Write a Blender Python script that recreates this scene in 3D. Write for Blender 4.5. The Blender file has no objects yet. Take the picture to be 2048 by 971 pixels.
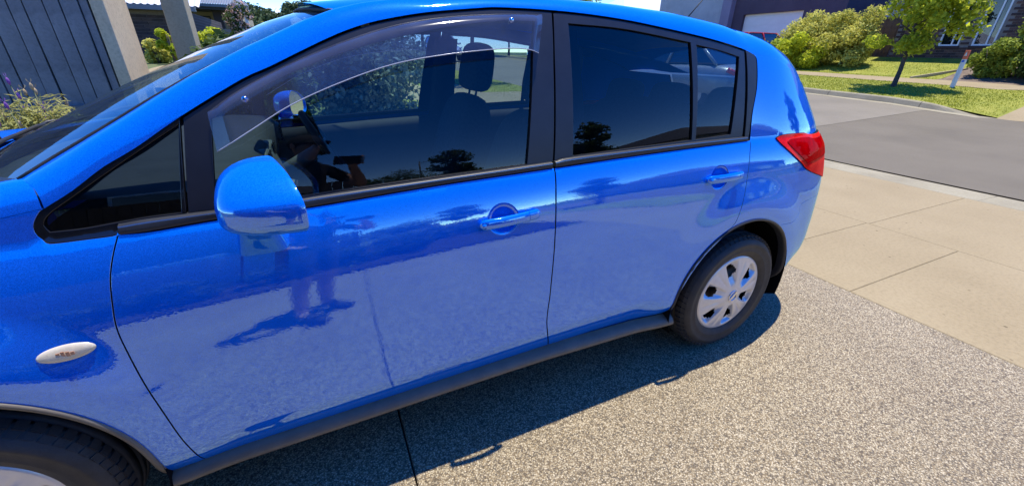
import bpy, bmesh, math, random
import numpy as np
from mathutils import Vector, Matrix
from mathutils.geometry import delaunay_2d_cdt
random.seed(7); RNG = np.random.default_rng(11)
scene = bpy.context.scene
COL = scene.collection
rad = math.radians

# ------------------------------------------------------------------ camera, sky, sun, exposure
PW, PH = 2048.0, 971.0
FPX, YAW, PIT, ROL = 799.6, rad(25.42), rad(25.21), rad(0.98)
CAM = np.array([-1.677, -1.053, 1.344])
def cam_axes():
    cy, sy, cp, sp = math.cos(YAW), math.sin(YAW), math.cos(PIT), math.sin(PIT)
    fwd = np.array([sy*cp, cy*cp, -sp]); right = np.array([cy, -sy, 0.0]); up = np.cross(right, fwd)
    c, s = math.cos(ROL), math.sin(ROL)
    return c*right+s*up, -s*right+c*up, fwd
RX, RY, RF = cam_axes()
cd = bpy.data.cameras.new('camera'); cam = bpy.data.objects.new('camera', cd); COL.objects.link(cam)
cd.sensor_fit = 'HORIZONTAL'; cd.sensor_width = 36.0; cd.lens = 36.0*FPX/PW
cd.clip_start = 0.02; cd.clip_end = 3000
M = Matrix.Identity(4)
for i in range(3):
    M[i][0], M[i][1], M[i][2], M[i][3] = RX[i], RY[i], -RF[i], CAM[i]
cam.matrix_world = M
scene.camera = cam

SUN = np.array([0.19, 0.115, 0.95]); SUN /= np.linalg.norm(SUN)
sun_el = math.asin(SUN[2]); sun_az = math.atan2(SUN[0], SUN[1])
world = bpy.data.worlds.new('World'); scene.world = world; world.use_nodes = True
wn = world.node_tree; wn.nodes.clear()
sky = wn.nodes.new('ShaderNodeTexSky'); sky.sky_type = 'NISHITA'; sky.sun_disc = False
sky.sun_elevation = sun_el; sky.sun_rotation = sun_az; sky.air_density = 0.75; sky.dust_density = 0.05; sky.ozone_density = 2.0; sky.altitude = 300
bg = wn.nodes.new('ShaderNodeBackground'); bg.inputs[1].default_value = 0.135
wo = wn.nodes.new('ShaderNodeOutputWorld')
hs = wn.nodes.new('ShaderNodeHueSaturation'); hs.inputs['Saturation'].default_value = 1.42; hs.inputs['Hue'].default_value = .518
wn.links.new(sky.outputs[0], hs.inputs['Color']); wn.links.new(hs.outputs[0], bg.inputs[0]); wn.links.new(bg.outputs[0], wo.inputs[0])
sl = bpy.data.lights.new('sun', 'SUN'); sl.energy = 2.45; sl.angle = rad(0.53); sl.color = (1.0, 0.95, 0.84)
so = bpy.data.objects.new('sun', sl); COL.objects.link(so)
so.rotation_euler = Vector(SUN).to_track_quat('Z', 'Y').to_euler(); so.location = (0, 0, 30)
vs = scene.view_settings; vs.view_transform = 'Standard'; vs.look = 'None'; vs.gamma = 1; vs.exposure = 1.5; vs.use_curve_mapping = False
scene.render.engine = 'CYCLES'
scene.cycles.max_bounces = 10; scene.cycles.transparent_max_bounces = 24; scene.cycles.glossy_bounces = 5; scene.cycles.transmission_bounces = 8

# ------------------------------------------------------------------ rays from photo pixels
def ray(px, py):
    a, b = (px-PW/2)/FPX, -(py-PH/2)/FPX
    return a*RX+b*RY+RF
def on(px, py, ax, v):
    d = ray(px, py); t = (v-CAM[ax])/d[ax]; return CAM+t*d
def ongnd(px, py, zf):            # on the terrain z = zf(x, y): march along the ray
    d = ray(px, py); t0 = 0.0
    for k in range(4000):
        t = 0.02*1.004**k if k else .02
        t = t0+0.02+0.004*t0
        q = CAM+t*d
        if q[2] <= zf(q[0], q[1]): return q
        t0 = t
    return CAM+t0*d

# ------------------------------------------------------------------ object helpers
MATS = {}
def obj(name, verts, faces, mat, parent=None, smooth=True, normals=None, kind=None, label=None, mats=None, midx=None):
    me = bpy.data.meshes.new(name)
    me.from_pydata([tuple(map(float, v)) for v in verts], [], [tuple(map(int, f)) for f in faces]); me.update()
    o = bpy.data.objects.new(name, me); COL.objects.link(o)
    for m in (mats or [mat]): me.materials.append(MATS[m] if isinstance(m, str) else m)
    if midx is not None: me.polygons.foreach_set('material_index', list(map(int, midx)))
    if smooth: me.polygons.foreach_set('use_smooth', [True]*len(me.polygons))
    if normals is not None: me.normals_split_custom_set_from_vertices([tuple(map(float, n)) for n in normals])
    if parent is not None: setparent(o, parent)
    if kind: o['kind'] = kind
    if label: o['label'] = label
    return o
def setparent(o, p):
    o.parent = p                                  # part meshes are written in world space
    if p.parent is None: o.matrix_parent_inverse = Matrix.Translation(-Vector(p.location))
def thing(name, label, cat, loc=(0, 0, 0), group=None):
    o = bpy.data.objects.new(name, None); COL.objects.link(o); o.location = [float(v) for v in loc]
    o.empty_display_size = 0.1
    o['label'] = label; o['category'] = cat
    if group: o['group'] = group
    return o
def tag(o, label, cat, group=None):
    o['label'] = label; o['category'] = cat
    if group: o['group'] = group
    return o
def copy_tree(o, parent=None):
    c = o.copy(); COL.objects.link(c); c.parent = parent
    if parent is not None: c.matrix_parent_inverse = o.matrix_parent_inverse.copy()
    for ch in list(o.children): copy_tree(ch, c)
    return c

class MB:                                     # mesh collector
    def __init__(s): s.v = []; s.f = []
    def add(s, v, f):
        n = len(s.v); s.v += [tuple(map(float, a)) for a in v]; s.f += [tuple(i+n for i in q) for q in f]; return s
    def box(s, a, b):
        x0, y0, z0 = a; x1, y1, z1 = b
        v = [(x0,y0,z0),(x1,y0,z0),(x1,y1,z0),(x0,y1,z0),(x0,y0,z1),(x1,y0,z1),(x1,y1,z1),(x0,y1,z1)]
        return s.add(v, [(0,3,2,1),(4,5,6,7),(0,1,5,4),(1,2,6,5),(2,3,7,6),(3,0,4,7)])
    def hexa(s, v):                           # 8 corners, bottom ring then top ring
        return s.add(v, [(0,3,2,1),(4,5,6,7),(0,1,5,4),(1,2,6,5),(2,3,7,6),(3,0,4,7)])
    def tube(s, pts, r, n=8, cap=True, flat=1.0):
        pts = [np.array(p, float) for p in pts]; m = len(pts)
        rs = r if hasattr(r, '__len__') else [r]*m
        rings = []; ref = None
        for i, p in enumerate(pts):
            d = pts[min(i+1, m-1)]-pts[max(i-1, 0)]; d = d/(np.linalg.norm(d)+1e-9)
            if ref is None:
                ref = np.array([0, 0, 1.0]) if abs(d[2]) < .9 else np.array([1.0, 0, 0])
            u = ref-d*np.dot(ref, d); u /= np.linalg.norm(u)+1e-9; w = np.cross(d, u); ref = u
            rings.append([p+rs[i]*(math.cos(2*math.pi*k/n)*u+flat*math.sin(2*math.pi*k/n)*w) for k in range(n)])
        v = [q for R_ in rings for q in R_]; f = []
        for i in range(m-1):
            for k in range(n):
                a = i*n+k; b = i*n+(k+1) % n; f.append((a, b, b+n, a+n))
        if cap: f += [tuple(range(n))[::-1], tuple(range((m-1)*n, m*n))]
        return s.add(v, f)
    def grid(s, P, closed_u=False, closed_v=False, flip=False):       # P[i][j] points
        nu, nv = len(P), len(P[0]); v = [q for r_ in P for q in r_]; f = []
        for i in range(nu if closed_u else nu-1):
            for j in range(nv if closed_v else nv-1):
                a = i*nv+j; b = i*nv+(j+1) % nv; c = ((i+1) % nu)*nv+(j+1) % nv; d = ((i+1) % nu)*nv+j
                f.append((a, d, c, b) if flip else (a, b, c, d))
        return s.add(v, f)
    def prism(s, poly, axis_vec):             # polygon (3-D points) extruded by a vector
        n = len(poly); a = [np.array(p, float) for p in poly]; b = [p+np.array(axis_vec, float) for p in a]
        f = [tuple(range(n))[::-1], tuple(range(n, 2*n))]+[(i, (i+1) % n, (i+1) % n+n, i+n) for i in range(n)]
        return s.add(a+b, f)
    def build(s, name, mat, parent=None, smooth=False, **k): return obj(name, s.v, s.f, mat, parent, smooth, **k)

def bevel(o, w, seg=2, ang=35):
    m = o.modifiers.new('bevel', 'BEVEL'); m.width = w; m.segments = seg; m.limit_method = 'ANGLE'; m.angle_limit = rad(ang)
    m.harden_normals = False
    return o
def subsurf(o, lv=2):
    m = o.modifiers.new('subsurf', 'SUBSURF'); m.levels = lv; m.render_levels = lv
    return o
def catmull(pts, step=None, n=None, closed=False):
    P = np.array(pts, float)
    if closed: Q = np.vstack([P[-1], P, P[0], P[1]])
    else: Q = np.vstack([2*P[0]-P[1], P, 2*P[-1]-P[-2]])
    out = []
    for i in range(1, len(Q)-2):
        a, b, c, d = Q[i-1], Q[i], Q[i+1], Q[i+2]
        L = np.linalg.norm(c-b); k = n or max(1, int(math.ceil(L/step)))
        # centripetal-safe blend
        for j in range(k):
            t = j/k
            out.append(.5*((2*b)+(-a+c)*t+(2*a-5*b+4*c-d)*t*t+(-a+3*b-3*c+d)*t**3))
    if not closed: out.append(P[-1])
    return np.array(out)
def lin(pts, step, closed=False):
    P = [np.array(p, float) for p in pts]; out = []
    for i in range(len(P) if closed else len(P)-1):
        a, b = P[i], P[(i+1) % len(P)]; k = max(1, int(math.ceil(np.linalg.norm(b-a)/step)))
        out += [a+(b-a)*j/k for j in range(k)]
    if not closed: out.append(P[-1])
    return np.array(out)
def inside(pts, poly):
    x, y = pts[:, 0], pts[:, 1]; r = np.zeros(len(pts), bool); n = len(poly); j = n-1
    for i in range(n):
        xi, yi, xj, yj = poly[i][0], poly[i][1], poly[j][0], poly[j][1]
        if yi != yj: r ^= ((yi > y) != (yj > y)) & (x < (xj-xi)*(y-yi)/(yj-yi)+xi)
        j = i
    return r
def lerp(x, xs, ys): return np.interp(x, xs, ys)

# ------------------------------------------------------------------ materials
def newmat(name):
    m = bpy.data.materials.new(name); m.use_nodes = True; MATS[name] = m
    nt = m.node_tree; b = nt.nodes['Principled BSDF']; return m, nt, b
def N(nt, t, **k):
    n = nt.nodes.new(t)
    for a, v in k.items(): setattr(n, a, v)
    return n
def ramp(nt, stops, interp='LINEAR'):
    r = nt.nodes.new('ShaderNodeValToRGB'); r.color_ramp.interpolation = interp
    e = r.color_ramp.elements
    while len(e) < len(stops): e.new(0.5)
    for i, (p, c) in enumerate(stops): e[i].position = p; e[i].color = (*c, 1) if len(c) == 3 else c
    return r
def plain(name, col, rough=.5, metal=0.0, spec=.5, coat=0.0, var=0.0, scale=8.0, bump=0.0, bscale=200.0, detail=4):
    m, nt, b = newmat(name)
    b.inputs['Base Color'].default_value = (*col, 1); b.inputs['Roughness'].default_value = rough
    b.inputs['Metallic'].default_value = metal; b.inputs['Specular IOR Level'].default_value = spec
    b.inputs['Coat Weight'].default_value = coat; b.inputs['Coat Roughness'].default_value = .03
    tc = N(nt, 'ShaderNodeTexCoord')
    if var:
        t = N(nt, 'ShaderNodeTexNoise'); t.inputs['Scale'].default_value = scale; t.inputs['Detail'].default_value = detail+4; t.inputs['Roughness'].default_value = .65
        nt.links.new(tc.outputs['Object'], t.inputs['Vector'])
        lo = tuple(c*(1-var) for c in col); hi = tuple(min(1, c*(1+var)) for c in col)
        r = ramp(nt, [(.3, lo), (.7, hi)]); nt.links.new(t.outputs['Fac'], r.inputs[0]); nt.links.new(r.outputs[0], b.inputs['Base Color'])
    if bump:
        t2 = N(nt, 'ShaderNodeTexNoise'); t2.inputs['Scale'].default_value = bscale; t2.inputs['Detail'].default_value = 5
        nt.links.new(tc.outputs['Object'], t2.inputs['Vector'])
        bu = N(nt, 'ShaderNodeBump'); bu.inputs['Strength'].default_value = bump; bu.inputs['Distance'].default_value = .01
        nt.links.new(t2.outputs['Fac'], bu.inputs['Height']); nt.links.new(bu.outputs[0], b.inputs['Normal'])
    return m
def leafmat(name, dark, light, trans=.35, scale=3.0, rough=.55):
    m, nt, b = newmat(name)
    tc = N(nt, 'ShaderNodeTexCoord'); g = N(nt, 'ShaderNodeNewGeometry')
    t = N(nt, 'ShaderNodeTexNoise'); t.inputs['Scale'].default_value = scale; t.inputs['Detail'].default_value = 3
    nt.links.new(tc.outputs['Object'], t.inputs['Vector'])
    mx = N(nt, 'ShaderNodeMath', operation='ADD'); mu = N(nt, 'ShaderNodeMath', operation='MULTIPLY'); mu.inputs[1].default_value = .45
    nt.links.new(g.outputs['Random Per Island'], mu.inputs[0]); nt.links.new(mu.outputs[0], mx.inputs[0])
    mu2 = N(nt, 'ShaderNodeMath', operation='MULTIPLY'); mu2.inputs[1].default_value = .6
    nt.links.new(t.outputs['Fac'], mu2.inputs[0]); nt.links.new(mu2.outputs[0], mx.inputs[1])
    r = ramp(nt, [(.15, dark), (.85, light)]); nt.links.new(mx.outputs[0], r.inputs[0])
    nt.links.new(r.outputs[0], b.inputs['Base Color']); b.inputs['Roughness'].default_value = rough; b.inputs['Specular IOR Level'].default_value = .15
    tr = N(nt, 'ShaderNodeBsdfTranslucent'); mix = N(nt, 'ShaderNodeMixShader'); mix.inputs[0].default_value = trans
    nt.links.new(r.outputs[0], tr.inputs[0]); nt.links.new(b.outputs[0], mix.inputs[1]); nt.links.new(tr.outputs[0], mix.inputs[2])
    nt.links.new(mix.outputs[0], nt.nodes['Material Output'].inputs[0])
    return m
def glassmat(name, tint, ior=1.6, rough=0.0, haze=0.0):
    m = bpy.data.materials.new(name); m.use_nodes = True; MATS[name] = m; nt = m.node_tree; nt.nodes.clear()
    out = N(nt, 'ShaderNodeOutputMaterial'); tr = N(nt, 'ShaderNodeBsdfTransparent'); tr.inputs[0].default_value = (*tint, 1)
    gl = N(nt, 'ShaderNodeBsdfGlossy'); gl.inputs['Roughness'].default_value = rough; gl.inputs[0].default_value = (1, 1, 1, 1)
    fr = N(nt, 'ShaderNodeFresnel'); geo = N(nt, 'ShaderNodeNewGeometry')
    mm = N(nt, 'ShaderNodeMapRange'); mm.inputs[3].default_value = ior; mm.inputs[4].default_value = 1/ior
    nt.links.new(geo.outputs['Backfacing'], mm.inputs[0]); nt.links.new(mm.outputs[0], fr.inputs[0])
    mix = N(nt, 'ShaderNodeMixShader'); nt.links.new(fr.outputs[0], mix.inputs[0])
    last = tr
    if haze:  # pale blue haze painted in as a diffuse colour
        df = N(nt, 'ShaderNodeBsdfDiffuse'); df.inputs[0].default_value = (.55, .6, .8, 1)
        md = N(nt, 'ShaderNodeMixShader'); tx = N(nt, 'ShaderNodeTexNoise'); tx.inputs['Scale'].default_value = 9; tx.inputs['Detail'].default_value = 6
        tc = N(nt, 'ShaderNodeTexCoord'); nt.links.new(tc.outputs['Object'], tx.inputs['Vector'])
        mr = N(nt, 'ShaderNodeMapRange'); mr.inputs[1].default_value = .3; mr.inputs[2].default_value = .75; mr.inputs[3].default_value = haze*.5; mr.inputs[4].default_value = haze*1.3
        nt.links.new(tx.outputs['Fac'], mr.inputs[0]); nt.links.new(mr.outputs[0], md.inputs[0])
        nt.links.new(tr.outputs[0], md.inputs[1]); nt.links.new(df.outputs[0], md.inputs[2]); last = md
    nt.links.new(last.outputs[0], mix.inputs[1]); nt.links.new(gl.outputs[0], mix.inputs[2]); nt.links.new(mix.outputs[0], out.inputs[0])
    return m
# ================================================================== THE SETTING
def smooth01(t): t = min(1.0, max(0.0, t)); return t*t*(3-2*t)
I = np.interp
def z_far(y): return float(I(y, [-40, -5, 2.9, 4, 5.2, 6.7, 10, 30, 60], [.0, .1, .15, .24, .33, .37, .50, 1.1, 1.6]))
def z_near(y): return float(I(y, [-40, -6, 3, 10, 30, 60], [-.1, 0, 0, .33, 1.0, 1.6]))
XR0, XR1 = 5.12, 12.5
def T(x, y):
    if x >= XR1:
        if y < 4.4:
            zz = float(I(x, [12.5, 15.6, 16, 17.4, 20, 60], [z_far(y)+.006, .70, .74, .82, 1.43, 2.2])); w = smooth01((y-3.0)/1.35)
            if w == 0: return zz
            b = float(I(x, [12.5, 12.65, 15, 16, 17.4, 20, 60], [.33, .46, .66, .74, .82, 1.43, 2.2])); return zz*(1-w)+w*(b+(z_far(y)-.33)*float(I(x, [12.5, 13, 20], [1, .8, .3])))
        b = float(I(x, [12.5, 12.65, 15, 16, 17.4, 20, 60], [.33, .46, .66, .74, .82, 1.43, 2.2]))
        if y > 12.6 and x > 17.4:
            w = smooth01((y-12.6)/1.2); b = b*(1-w)+w*float(I(x, [17.4, 20, 24, 60], [.82, 1.02, 1.12, 1.6]))
        return b+(z_far(y)-.33)*float(I(x, [12.5, 13, 20], [1, .8, .3]))
    if x >= XR0:
        t = (x-XR0)/(XR1-XR0); return z_near(y)*(1-t)+z_far(y)*t
    zl = float(I(y, [-60, -4, 2.62, 2.80, 6, 10, 15, 25, 60], [.3, 0, 0, .20, .62, .95, 1.10, 1.25, 1.6]))
    zr = z_near(y)
    t = smooth01((x+1.0)/3.0)
    return zl*(1-t)+zr*t

# ---- surface materials
def aggregate(name):
    m, nt, b = newmat(name)
    tc = N(nt, 'ShaderNodeTexCoord')
    def vor(scale, rnd=1.0):
        v = N(nt, 'ShaderNodeTexVoronoi'); v.inputs['Scale'].default_value = scale; v.inputs['Randomness'].default_value = rnd
        nt.links.new(tc.outputs['Object'], v.inputs['Vector']); return v
    v = vor(185); sp = N(nt, 'ShaderNodeSeparateColor'); nt.links.new(v.outputs['Color'], sp.inputs[0])
    r = ramp(nt, [(0, (.14, .115, .080)), (.2, (.23, .19, .125)), (.42, (.37, .305, .195)), (.62, (.455, .38, .24)), (.82, (.54, .455, .295)), (1, (.68, .59, .41))])
    nt.links.new(sp.outputs[0], r.inputs[0])
    # cement between the stones
    r2 = ramp(nt, [(.30, (1, 1, 1)), (.62, (.50, .44, .36))]); 
    sc = N(nt, 'ShaderNodeMath', operation='MULTIPLY'); sc.inputs[1].default_value = 1.0
    nt.links.new(v.outputs['Distance'], sc.inputs[0]); nt.links.new(sc.outputs[0], r2.inputs[0])
    mx = N(nt, 'ShaderNodeMix', data_type='RGBA', blend_type='MULTIPLY'); mx.inputs[0].default_value = 1
    nt.links.new(r.outputs[0], mx.inputs[6]); nt.links.new(r2.outputs[0], mx.inputs[7])
    # slow stains
    t = N(nt, 'ShaderNodeTexNoise'); t.inputs['Scale'].default_value = 1.3; t.inputs['Detail'].default_value = 6; nt.links.new(tc.outputs['Object'], t.inputs['Vector'])
    r3 = ramp(nt, [(.3, (.80, .79, .78)), (.7, (1, 1, 1))]); nt.links.new(t.outputs['Fac'], r3.inputs[0])
    m2 = N(nt, 'ShaderNodeMix', data_type='RGBA', blend_type='MULTIPLY'); m2.inputs[0].default_value = 1
    nt.links.new(mx.outputs[2], m2.inputs[6]); nt.links.new(r3.outputs[0], m2.inputs[7])
    nt.links.new(m2.outputs[2], b.inputs['Base Color'])
    b.inputs['Roughness'].default_value = .72
    iv = N(nt, 'ShaderNodeMath', operation='SUBTRACT'); iv.inputs[0].default_value = 1; nt.links.new(v.outputs['Distance'], iv.inputs[1])
    bu = N(nt, 'ShaderNodeBump'); bu.inputs['Strength'].default_value = .55; bu.inputs['Distance'].default_value = .006
    nt.links.new(iv.outputs[0], bu.inputs['Height']); nt.links.new(bu.outputs[0], b.inputs['Normal'])
aggregate('exposed_aggregate')
def mottled(name, c0, c1, c2, s1=1.4, s2=60, rough=.85, bump=.2, speck=None, bs=180):
    m, nt, b = newmat(name); tc = N(nt, 'ShaderNodeTexCoord')
    t = N(nt, 'ShaderNodeTexNoise'); t.inputs['Scale'].default_value = s1; t.inputs['Detail'].default_value = 8; t.inputs['Roughness'].default_value = .6; nt.links.new(tc.outputs['Object'], t.inputs['Vector'])
    r = ramp(nt, [(.28, c0), (.5, c1), (.74, c2)]); nt.links.new(t.outputs['Fac'], r.inputs[0])
    t2 = N(nt, 'ShaderNodeTexNoise'); t2.inputs['Scale'].default_value = s2; t2.inputs['Detail'].default_value = 5; t2.inputs['Roughness'].default_value = .75; nt.links.new(tc.outputs['Object'], t2.inputs['Vector'])
    r2 = ramp(nt, [(.3, (.72, .71, .70)), (.55, (1, 1, 1)), (.75, (1.0, 1.0, 1.0))]); nt.links.new(t2.outputs['Fac'], r2.inputs[0])
    mx = N(nt, 'ShaderNodeMix', data_type='RGBA', blend_type='MULTIPLY'); mx.inputs[0].default_value = .8
    nt.links.new(r.outputs[0], mx.inputs[6]); nt.links.new(r2.outputs[0], mx.inputs[7])
    last = mx.outputs[2]
    if speck:
        v = N(nt, 'ShaderNodeTexVoronoi'); v.inputs['Scale'].default_value = speck[0]; nt.links.new(tc.outputs['Object'], v.inputs['Vector'])
        r3 = ramp(nt, [(speck[1], speck[2]), (speck[1]+.03, (1, 1, 1))]); nt.links.new(v.outputs['Distance'], r3.inputs[0])
        m3 = N(nt, 'ShaderNodeMix', data_type='RGBA', blend_type='MULTIPLY'); m3.inputs[0].default_value = 1
        nt.links.new(last, m3.inputs[6]); nt.links.new(r3.outputs[0], m3.inputs[7]); last = m3.outputs[2]
    nt.links.new(last, b.inputs['Base Color']); b.inputs['Roughness'].default_value = rough; b.inputs['Specular IOR Level'].default_value = .3
    t3 = N(nt, 'ShaderNodeTexNoise'); t3.inputs['Scale'].default_value = bs; t3.inputs['Detail'].default_value = 6; nt.links.new(tc.outputs['Object'], t3.inputs['Vector'])
    bu = N(nt, 'ShaderNodeBump'); bu.inputs['Strength'].default_value = bump; bu.inputs['Distance'].default_value = .006
    nt.links.new(t3.outputs['Fac'], bu.inputs['Height']); nt.links.new(bu.outputs[0], b.inputs['Normal'])
mottled('concrete', (.28, .215, .115), (.312, .242, .132), (.342, .268, .15), 1.1, 45, speck=(5.5, .035, (.45, .42, .38)))
mottled('kerb_concrete', (.25, .215, .14), (.31, .27, .175), (.36, .315, .21), 2.0, 50)
mottled('asphalt', (.124, .104, .070), (.155, .130, .088), (.182, .154, .105), .5, 220, rough=.8, bump=.5, bs=300)
mottled('asphalt_old', (.174, .150, .106), (.205, .176, .125), (.232, .20, .143), .6, 220, rough=.8, bump=.5, bs=300)
mottled('joint_dirt', (.025, .018, .012), (.05, .036, .024), (.08, .06, .04), 3, 90)
mottled('soil', (.10, .07, .05), (.17, .125, .09), (.25, .19, .14), 5, 40, bump=.8, bs=60)
mottled('lawn_ground', (.16, .18, .018), (.25, .26, .030), (.33, .31, .05), 1.6, 24, bump=.9, bs=70)
mottled('field', (.06, .09, .03), (.09, .12, .04), (.14, .15, .06), .2, 6, bump=.4, bs=20)
leafmat('grass_blade', (.17, .21, .018), (.48, .48, .06), .5, .8)

def sheet(name, x0, x1, y0, y1, nx, ny, mat, dz=0.0, parent=None, kind='structure', f=T, edge=None):
    P = []
    for i in range(nx+1):
        x = x0+(x1-x0)*i/nx; P.append([(x, y0+(y1-y0)*j/ny, f(x, y0+(y1-y0)*j/ny)+dz) for j in range(ny+1)])
    m = MB(); m.grid(P, flip=True); o = m.build(name, mat, parent, True)
    if kind and parent is None: o['kind'] = kind
    return o
# ground to the horizon: coarse far ring, finer near field
gx = sorted(set([-400, -200, -100, -60, -40, -30, -22, -16, -12]+list(np.arange(-10, 28.1, 1.0))+[1.24, 2.72, 4.6, 5.12, 12.4, 12.5, 12.52, 12.66, 15.6, 16.9]+[32, 40, 60, 100, 200, 400])); gy = sorted(set([-400, -200, -100, -60, -40, -30, -22, -16]+list(np.arange(-12, 30.1, .7))+[2.60, 2.62, 2.82, 2.90, 3.1, -3.05]+[36, 45, 60, 100, 200, 400]))
P = [[(x, y, T(x, y)-(.045 if -8 < x < 40 else .05)) for y in gy] for x in gx]
m = MB(); m.grid(P, flip=True); g_ = m.build('ground', 'field', None, True); g_['kind'] = 'structure'
# driveway slabs of exposed aggregate
drv = sheet('driveway', -6.2, 1.24, -3.05, 2.62, 4, 4, 'joint_dirt', -.024, f=lambda x, y: 0.0)
def slab(name, x0, x1, y0, y1, mat, parent, g=.005, th=.03, z=None):
    zf = z or (lambda x, y: 0.0)
    nx = max(1, int((x1-x0)/1.2)); ny = max(1, int((y1-y0)/1.2))
    a, b, c, d = x0+g, x1-g, y0+g, y1-g
    P = [[(a+(b-a)*i/nx, c+(d-c)*j/ny, zf(a+(b-a)*i/nx, c+(d-c)*j/ny)) for j in range(ny+1)] for i in range(nx+1)]
    m = MB(); m.grid(P, flip=True)
    e = .004; rim = [P[i][0] for i in range(nx+1)]+[P[nx][j] for j in range(1, ny+1)]+[P[i][ny] for i in range(nx-1, -1, -1)]+[P[0][j] for j in range(ny-1, 0, -1)]
    cx, cy = (a+b)/2, (c+d)/2
    out = [(x+(e if x > cx else -e)*(abs(x-cx) > (b-a)/2-1e-4), y+(e if y > cy else -e)*(abs(y-cy) > (d-c)/2-1e-4), z_-.004) for x, y, z_ in rim]
    low = [(x, y, z_-th) for x, y, z_ in out]; n = len(rim)
    m.grid([rim, out, low], closed_v=True, flip=True)
    return m.build(name, mat, parent)
for x0, x1 in [(-6.2, -1.577), (-1.577, 1.24)]:
    slab('aggregate_slab', x0, x1, -3.05, 2.62, 'exposed_aggregate', drv, g=.007)
# concrete crossover: footpath row, apron row, gutter
fp = sheet('footpath', 1.24, 2.72, -30, 34, 2, 60, 'joint_dirt', -.012, f=lambda x, y: z_near(y))
ys = [-30, -24, -18, -12, -9, -6.5, -4.6, -3.15, -1.55, .01, .64, 1.9, 3.1, 4.6, 6.2, 8, 10, 13, 17, 22, 28, 34]
zn = lambda x, y: z_near(y)
for a, b in zip(ys[:-1], ys[1:]): slab('concrete_slab', 1.24, 2.72, a, b, 'concrete', fp, z=zn)
apr = sheet('crossover_apron', 2.72, 4.60, -3.15, 3.1, 2, 4, 'joint_dirt', -.012, f=zn)
for a, b in zip([-3.15, -1.4, .62], [-1.4, .62, 3.1]): slab('concrete_slab', 2.72, 4.60, a, b, 'concrete', apr, z=zn)
gut = sheet('gutter', 4.60, XR0, -30, 34, 1, 60, 'joint_dirt', -.012, f=zn)
gy_ = [-30, -20, -12, -7, -3.2, -1.5, .52, 3.1, 7, 12, 18, 25, 34]
for a, b in zip(gy_[:-1], gy_[1:]): slab('kerb_stone', 4.60, XR0, a, b, 'kerb_concrete', gut, z=(lambda x, y: z_near(y)-.012*(x-4.6)/.5), g=.004)
for a, b, nm in [(-30, -3.15, 'nature_strip'), (3.1, 34, 'nature_strip')]:
    sheet(nm, 2.72, 4.60, a, b, 2, 40, 'lawn_ground', .015, f=zn)
# road with a lighter old patch beyond a diagonal joint
rd = sheet('road', XR0, XR1, -60, 70, 8, 90, 'asphalt', 0.0)
ra = ongnd(1612, 257, T); rb_ = ongnd(1850, 221, T)
P = []
for i in range(13):
    t = i/12; q = np.array(ra)+(np.array(rb_)-np.array(ra))*t
    P.append([(q[0], q[1], T(q[0], q[1])+.004)]+[(q[0]+(XR1-q[0])*.0+(XR1-.0-q[0])*s*1.0, q[1]+s*(60-q[1])*0+s*((1-t)*9.0), T(min(XR1, q[0]+(XR1-q[0])*s), q[1]+s*(1-t)*9)+.004) for s in np.linspace(.1, 1, 8)])
P0 = [(ra[0]-(rb_[0]-ra[0])*.9, ra[1]-(rb_[1]-ra[1])*.9)]
poly = []
def quad_patch(n=14):
    A = np.array([P0[0][0], P0[0][1]]); B = np.array([rb_[0], rb_[1]]); C_ = np.array([XR1-.30, rb_[1]+.05]); D_ = np.array([XR1-.30, 34.0]); E_ = np.array([max(XR0+.2, A[0]), 34.0])
    rows = []
    for t in np.linspace(0, 1, n):
        p = A+(B-A)*t; q = E_+(D_-E_)*t
        rows.append([(p[0]+(q[0]-p[0])*s, p[1]+(q[1]-p[1])*s, T(p[0]+(q[0]-p[0])*s, p[1]+(q[1]-p[1])*s)+.004) for s in np.linspace(0, 1, 30)])
    return rows
m = MB(); m.grid(quad_patch(), flip=True); o = m.build('road_patch', 'asphalt_old', None, True); o['kind'] = 'structure'
# far kerb: laid-back kerb stones with gutter
kz = lambda y: z_far(y)
kerb = sheet('far_gutter', XR1-.30, XR1, -40, 60, 1, 80, 'kerb_concrete', .006)
ks = [-40, -25, -15, -9, -5, -2.2, .6, 3.2, 4.35, 6.6, 9.2, 11.8, 14.4, 17, 20, 24, 30, 40, 60]
for a, b in zip(ks[:-1], ks[1:]):
    n = 6; P = []
    for j in range(n+1):
        y = a+.006+(b-a-.012)*j/n; z = z_far(y); h = .135*smooth01((y-3.0)/1.35) if a < 4.4 else .135
        if a < 3.1: h = .012
        P.append([(XR1-.004, y, z-.03), (XR1-.002, y, z+.012), (XR1+.05, y, z+.012+h*.75), (XR1+.09, y, z+.004+h), (XR1+.16, y, z+.004+h), (XR1+.16, y, z-.03)])
    m = MB(); m.grid(P, flip=True); m.add(P[0], [tuple(range(6))[::-1]]); m.add(P[-1], [tuple(range(6))]); m.build('kerb_stone', 'kerb_concrete', kerb)
def Tv(x, y): return T(x, y)+.0
sheet('verge', XR1+.15, 15.6, 2.9, 40, 6, 50, 'lawn_ground', .005)
fpath = sheet('far_footpath', 15.6, 16.9, -20, 40, 2, 60, 'concrete', .012)
sheet('lawn', 16.9, 20.0, 5.9, 13.2, 8, 10, 'lawn_ground', .015)
sheet('garden_bed', 16.9, 20.0, 2.2, 5.9, 6, 8, 'soil', .012)
sheet('opposite_driveway', XR1+.02, 15.6, -2.6, 2.9, 4, 6, 'concrete', .012)
sheet('opposite_driveway_upper', 16.9, 24, -2.6, 2.2, 4, 6, 'concrete', .012)
sheet('neighbour_driveway', 16.9, 25, 13.2, 18.6, 6, 6, 'concrete', .012)

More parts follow.
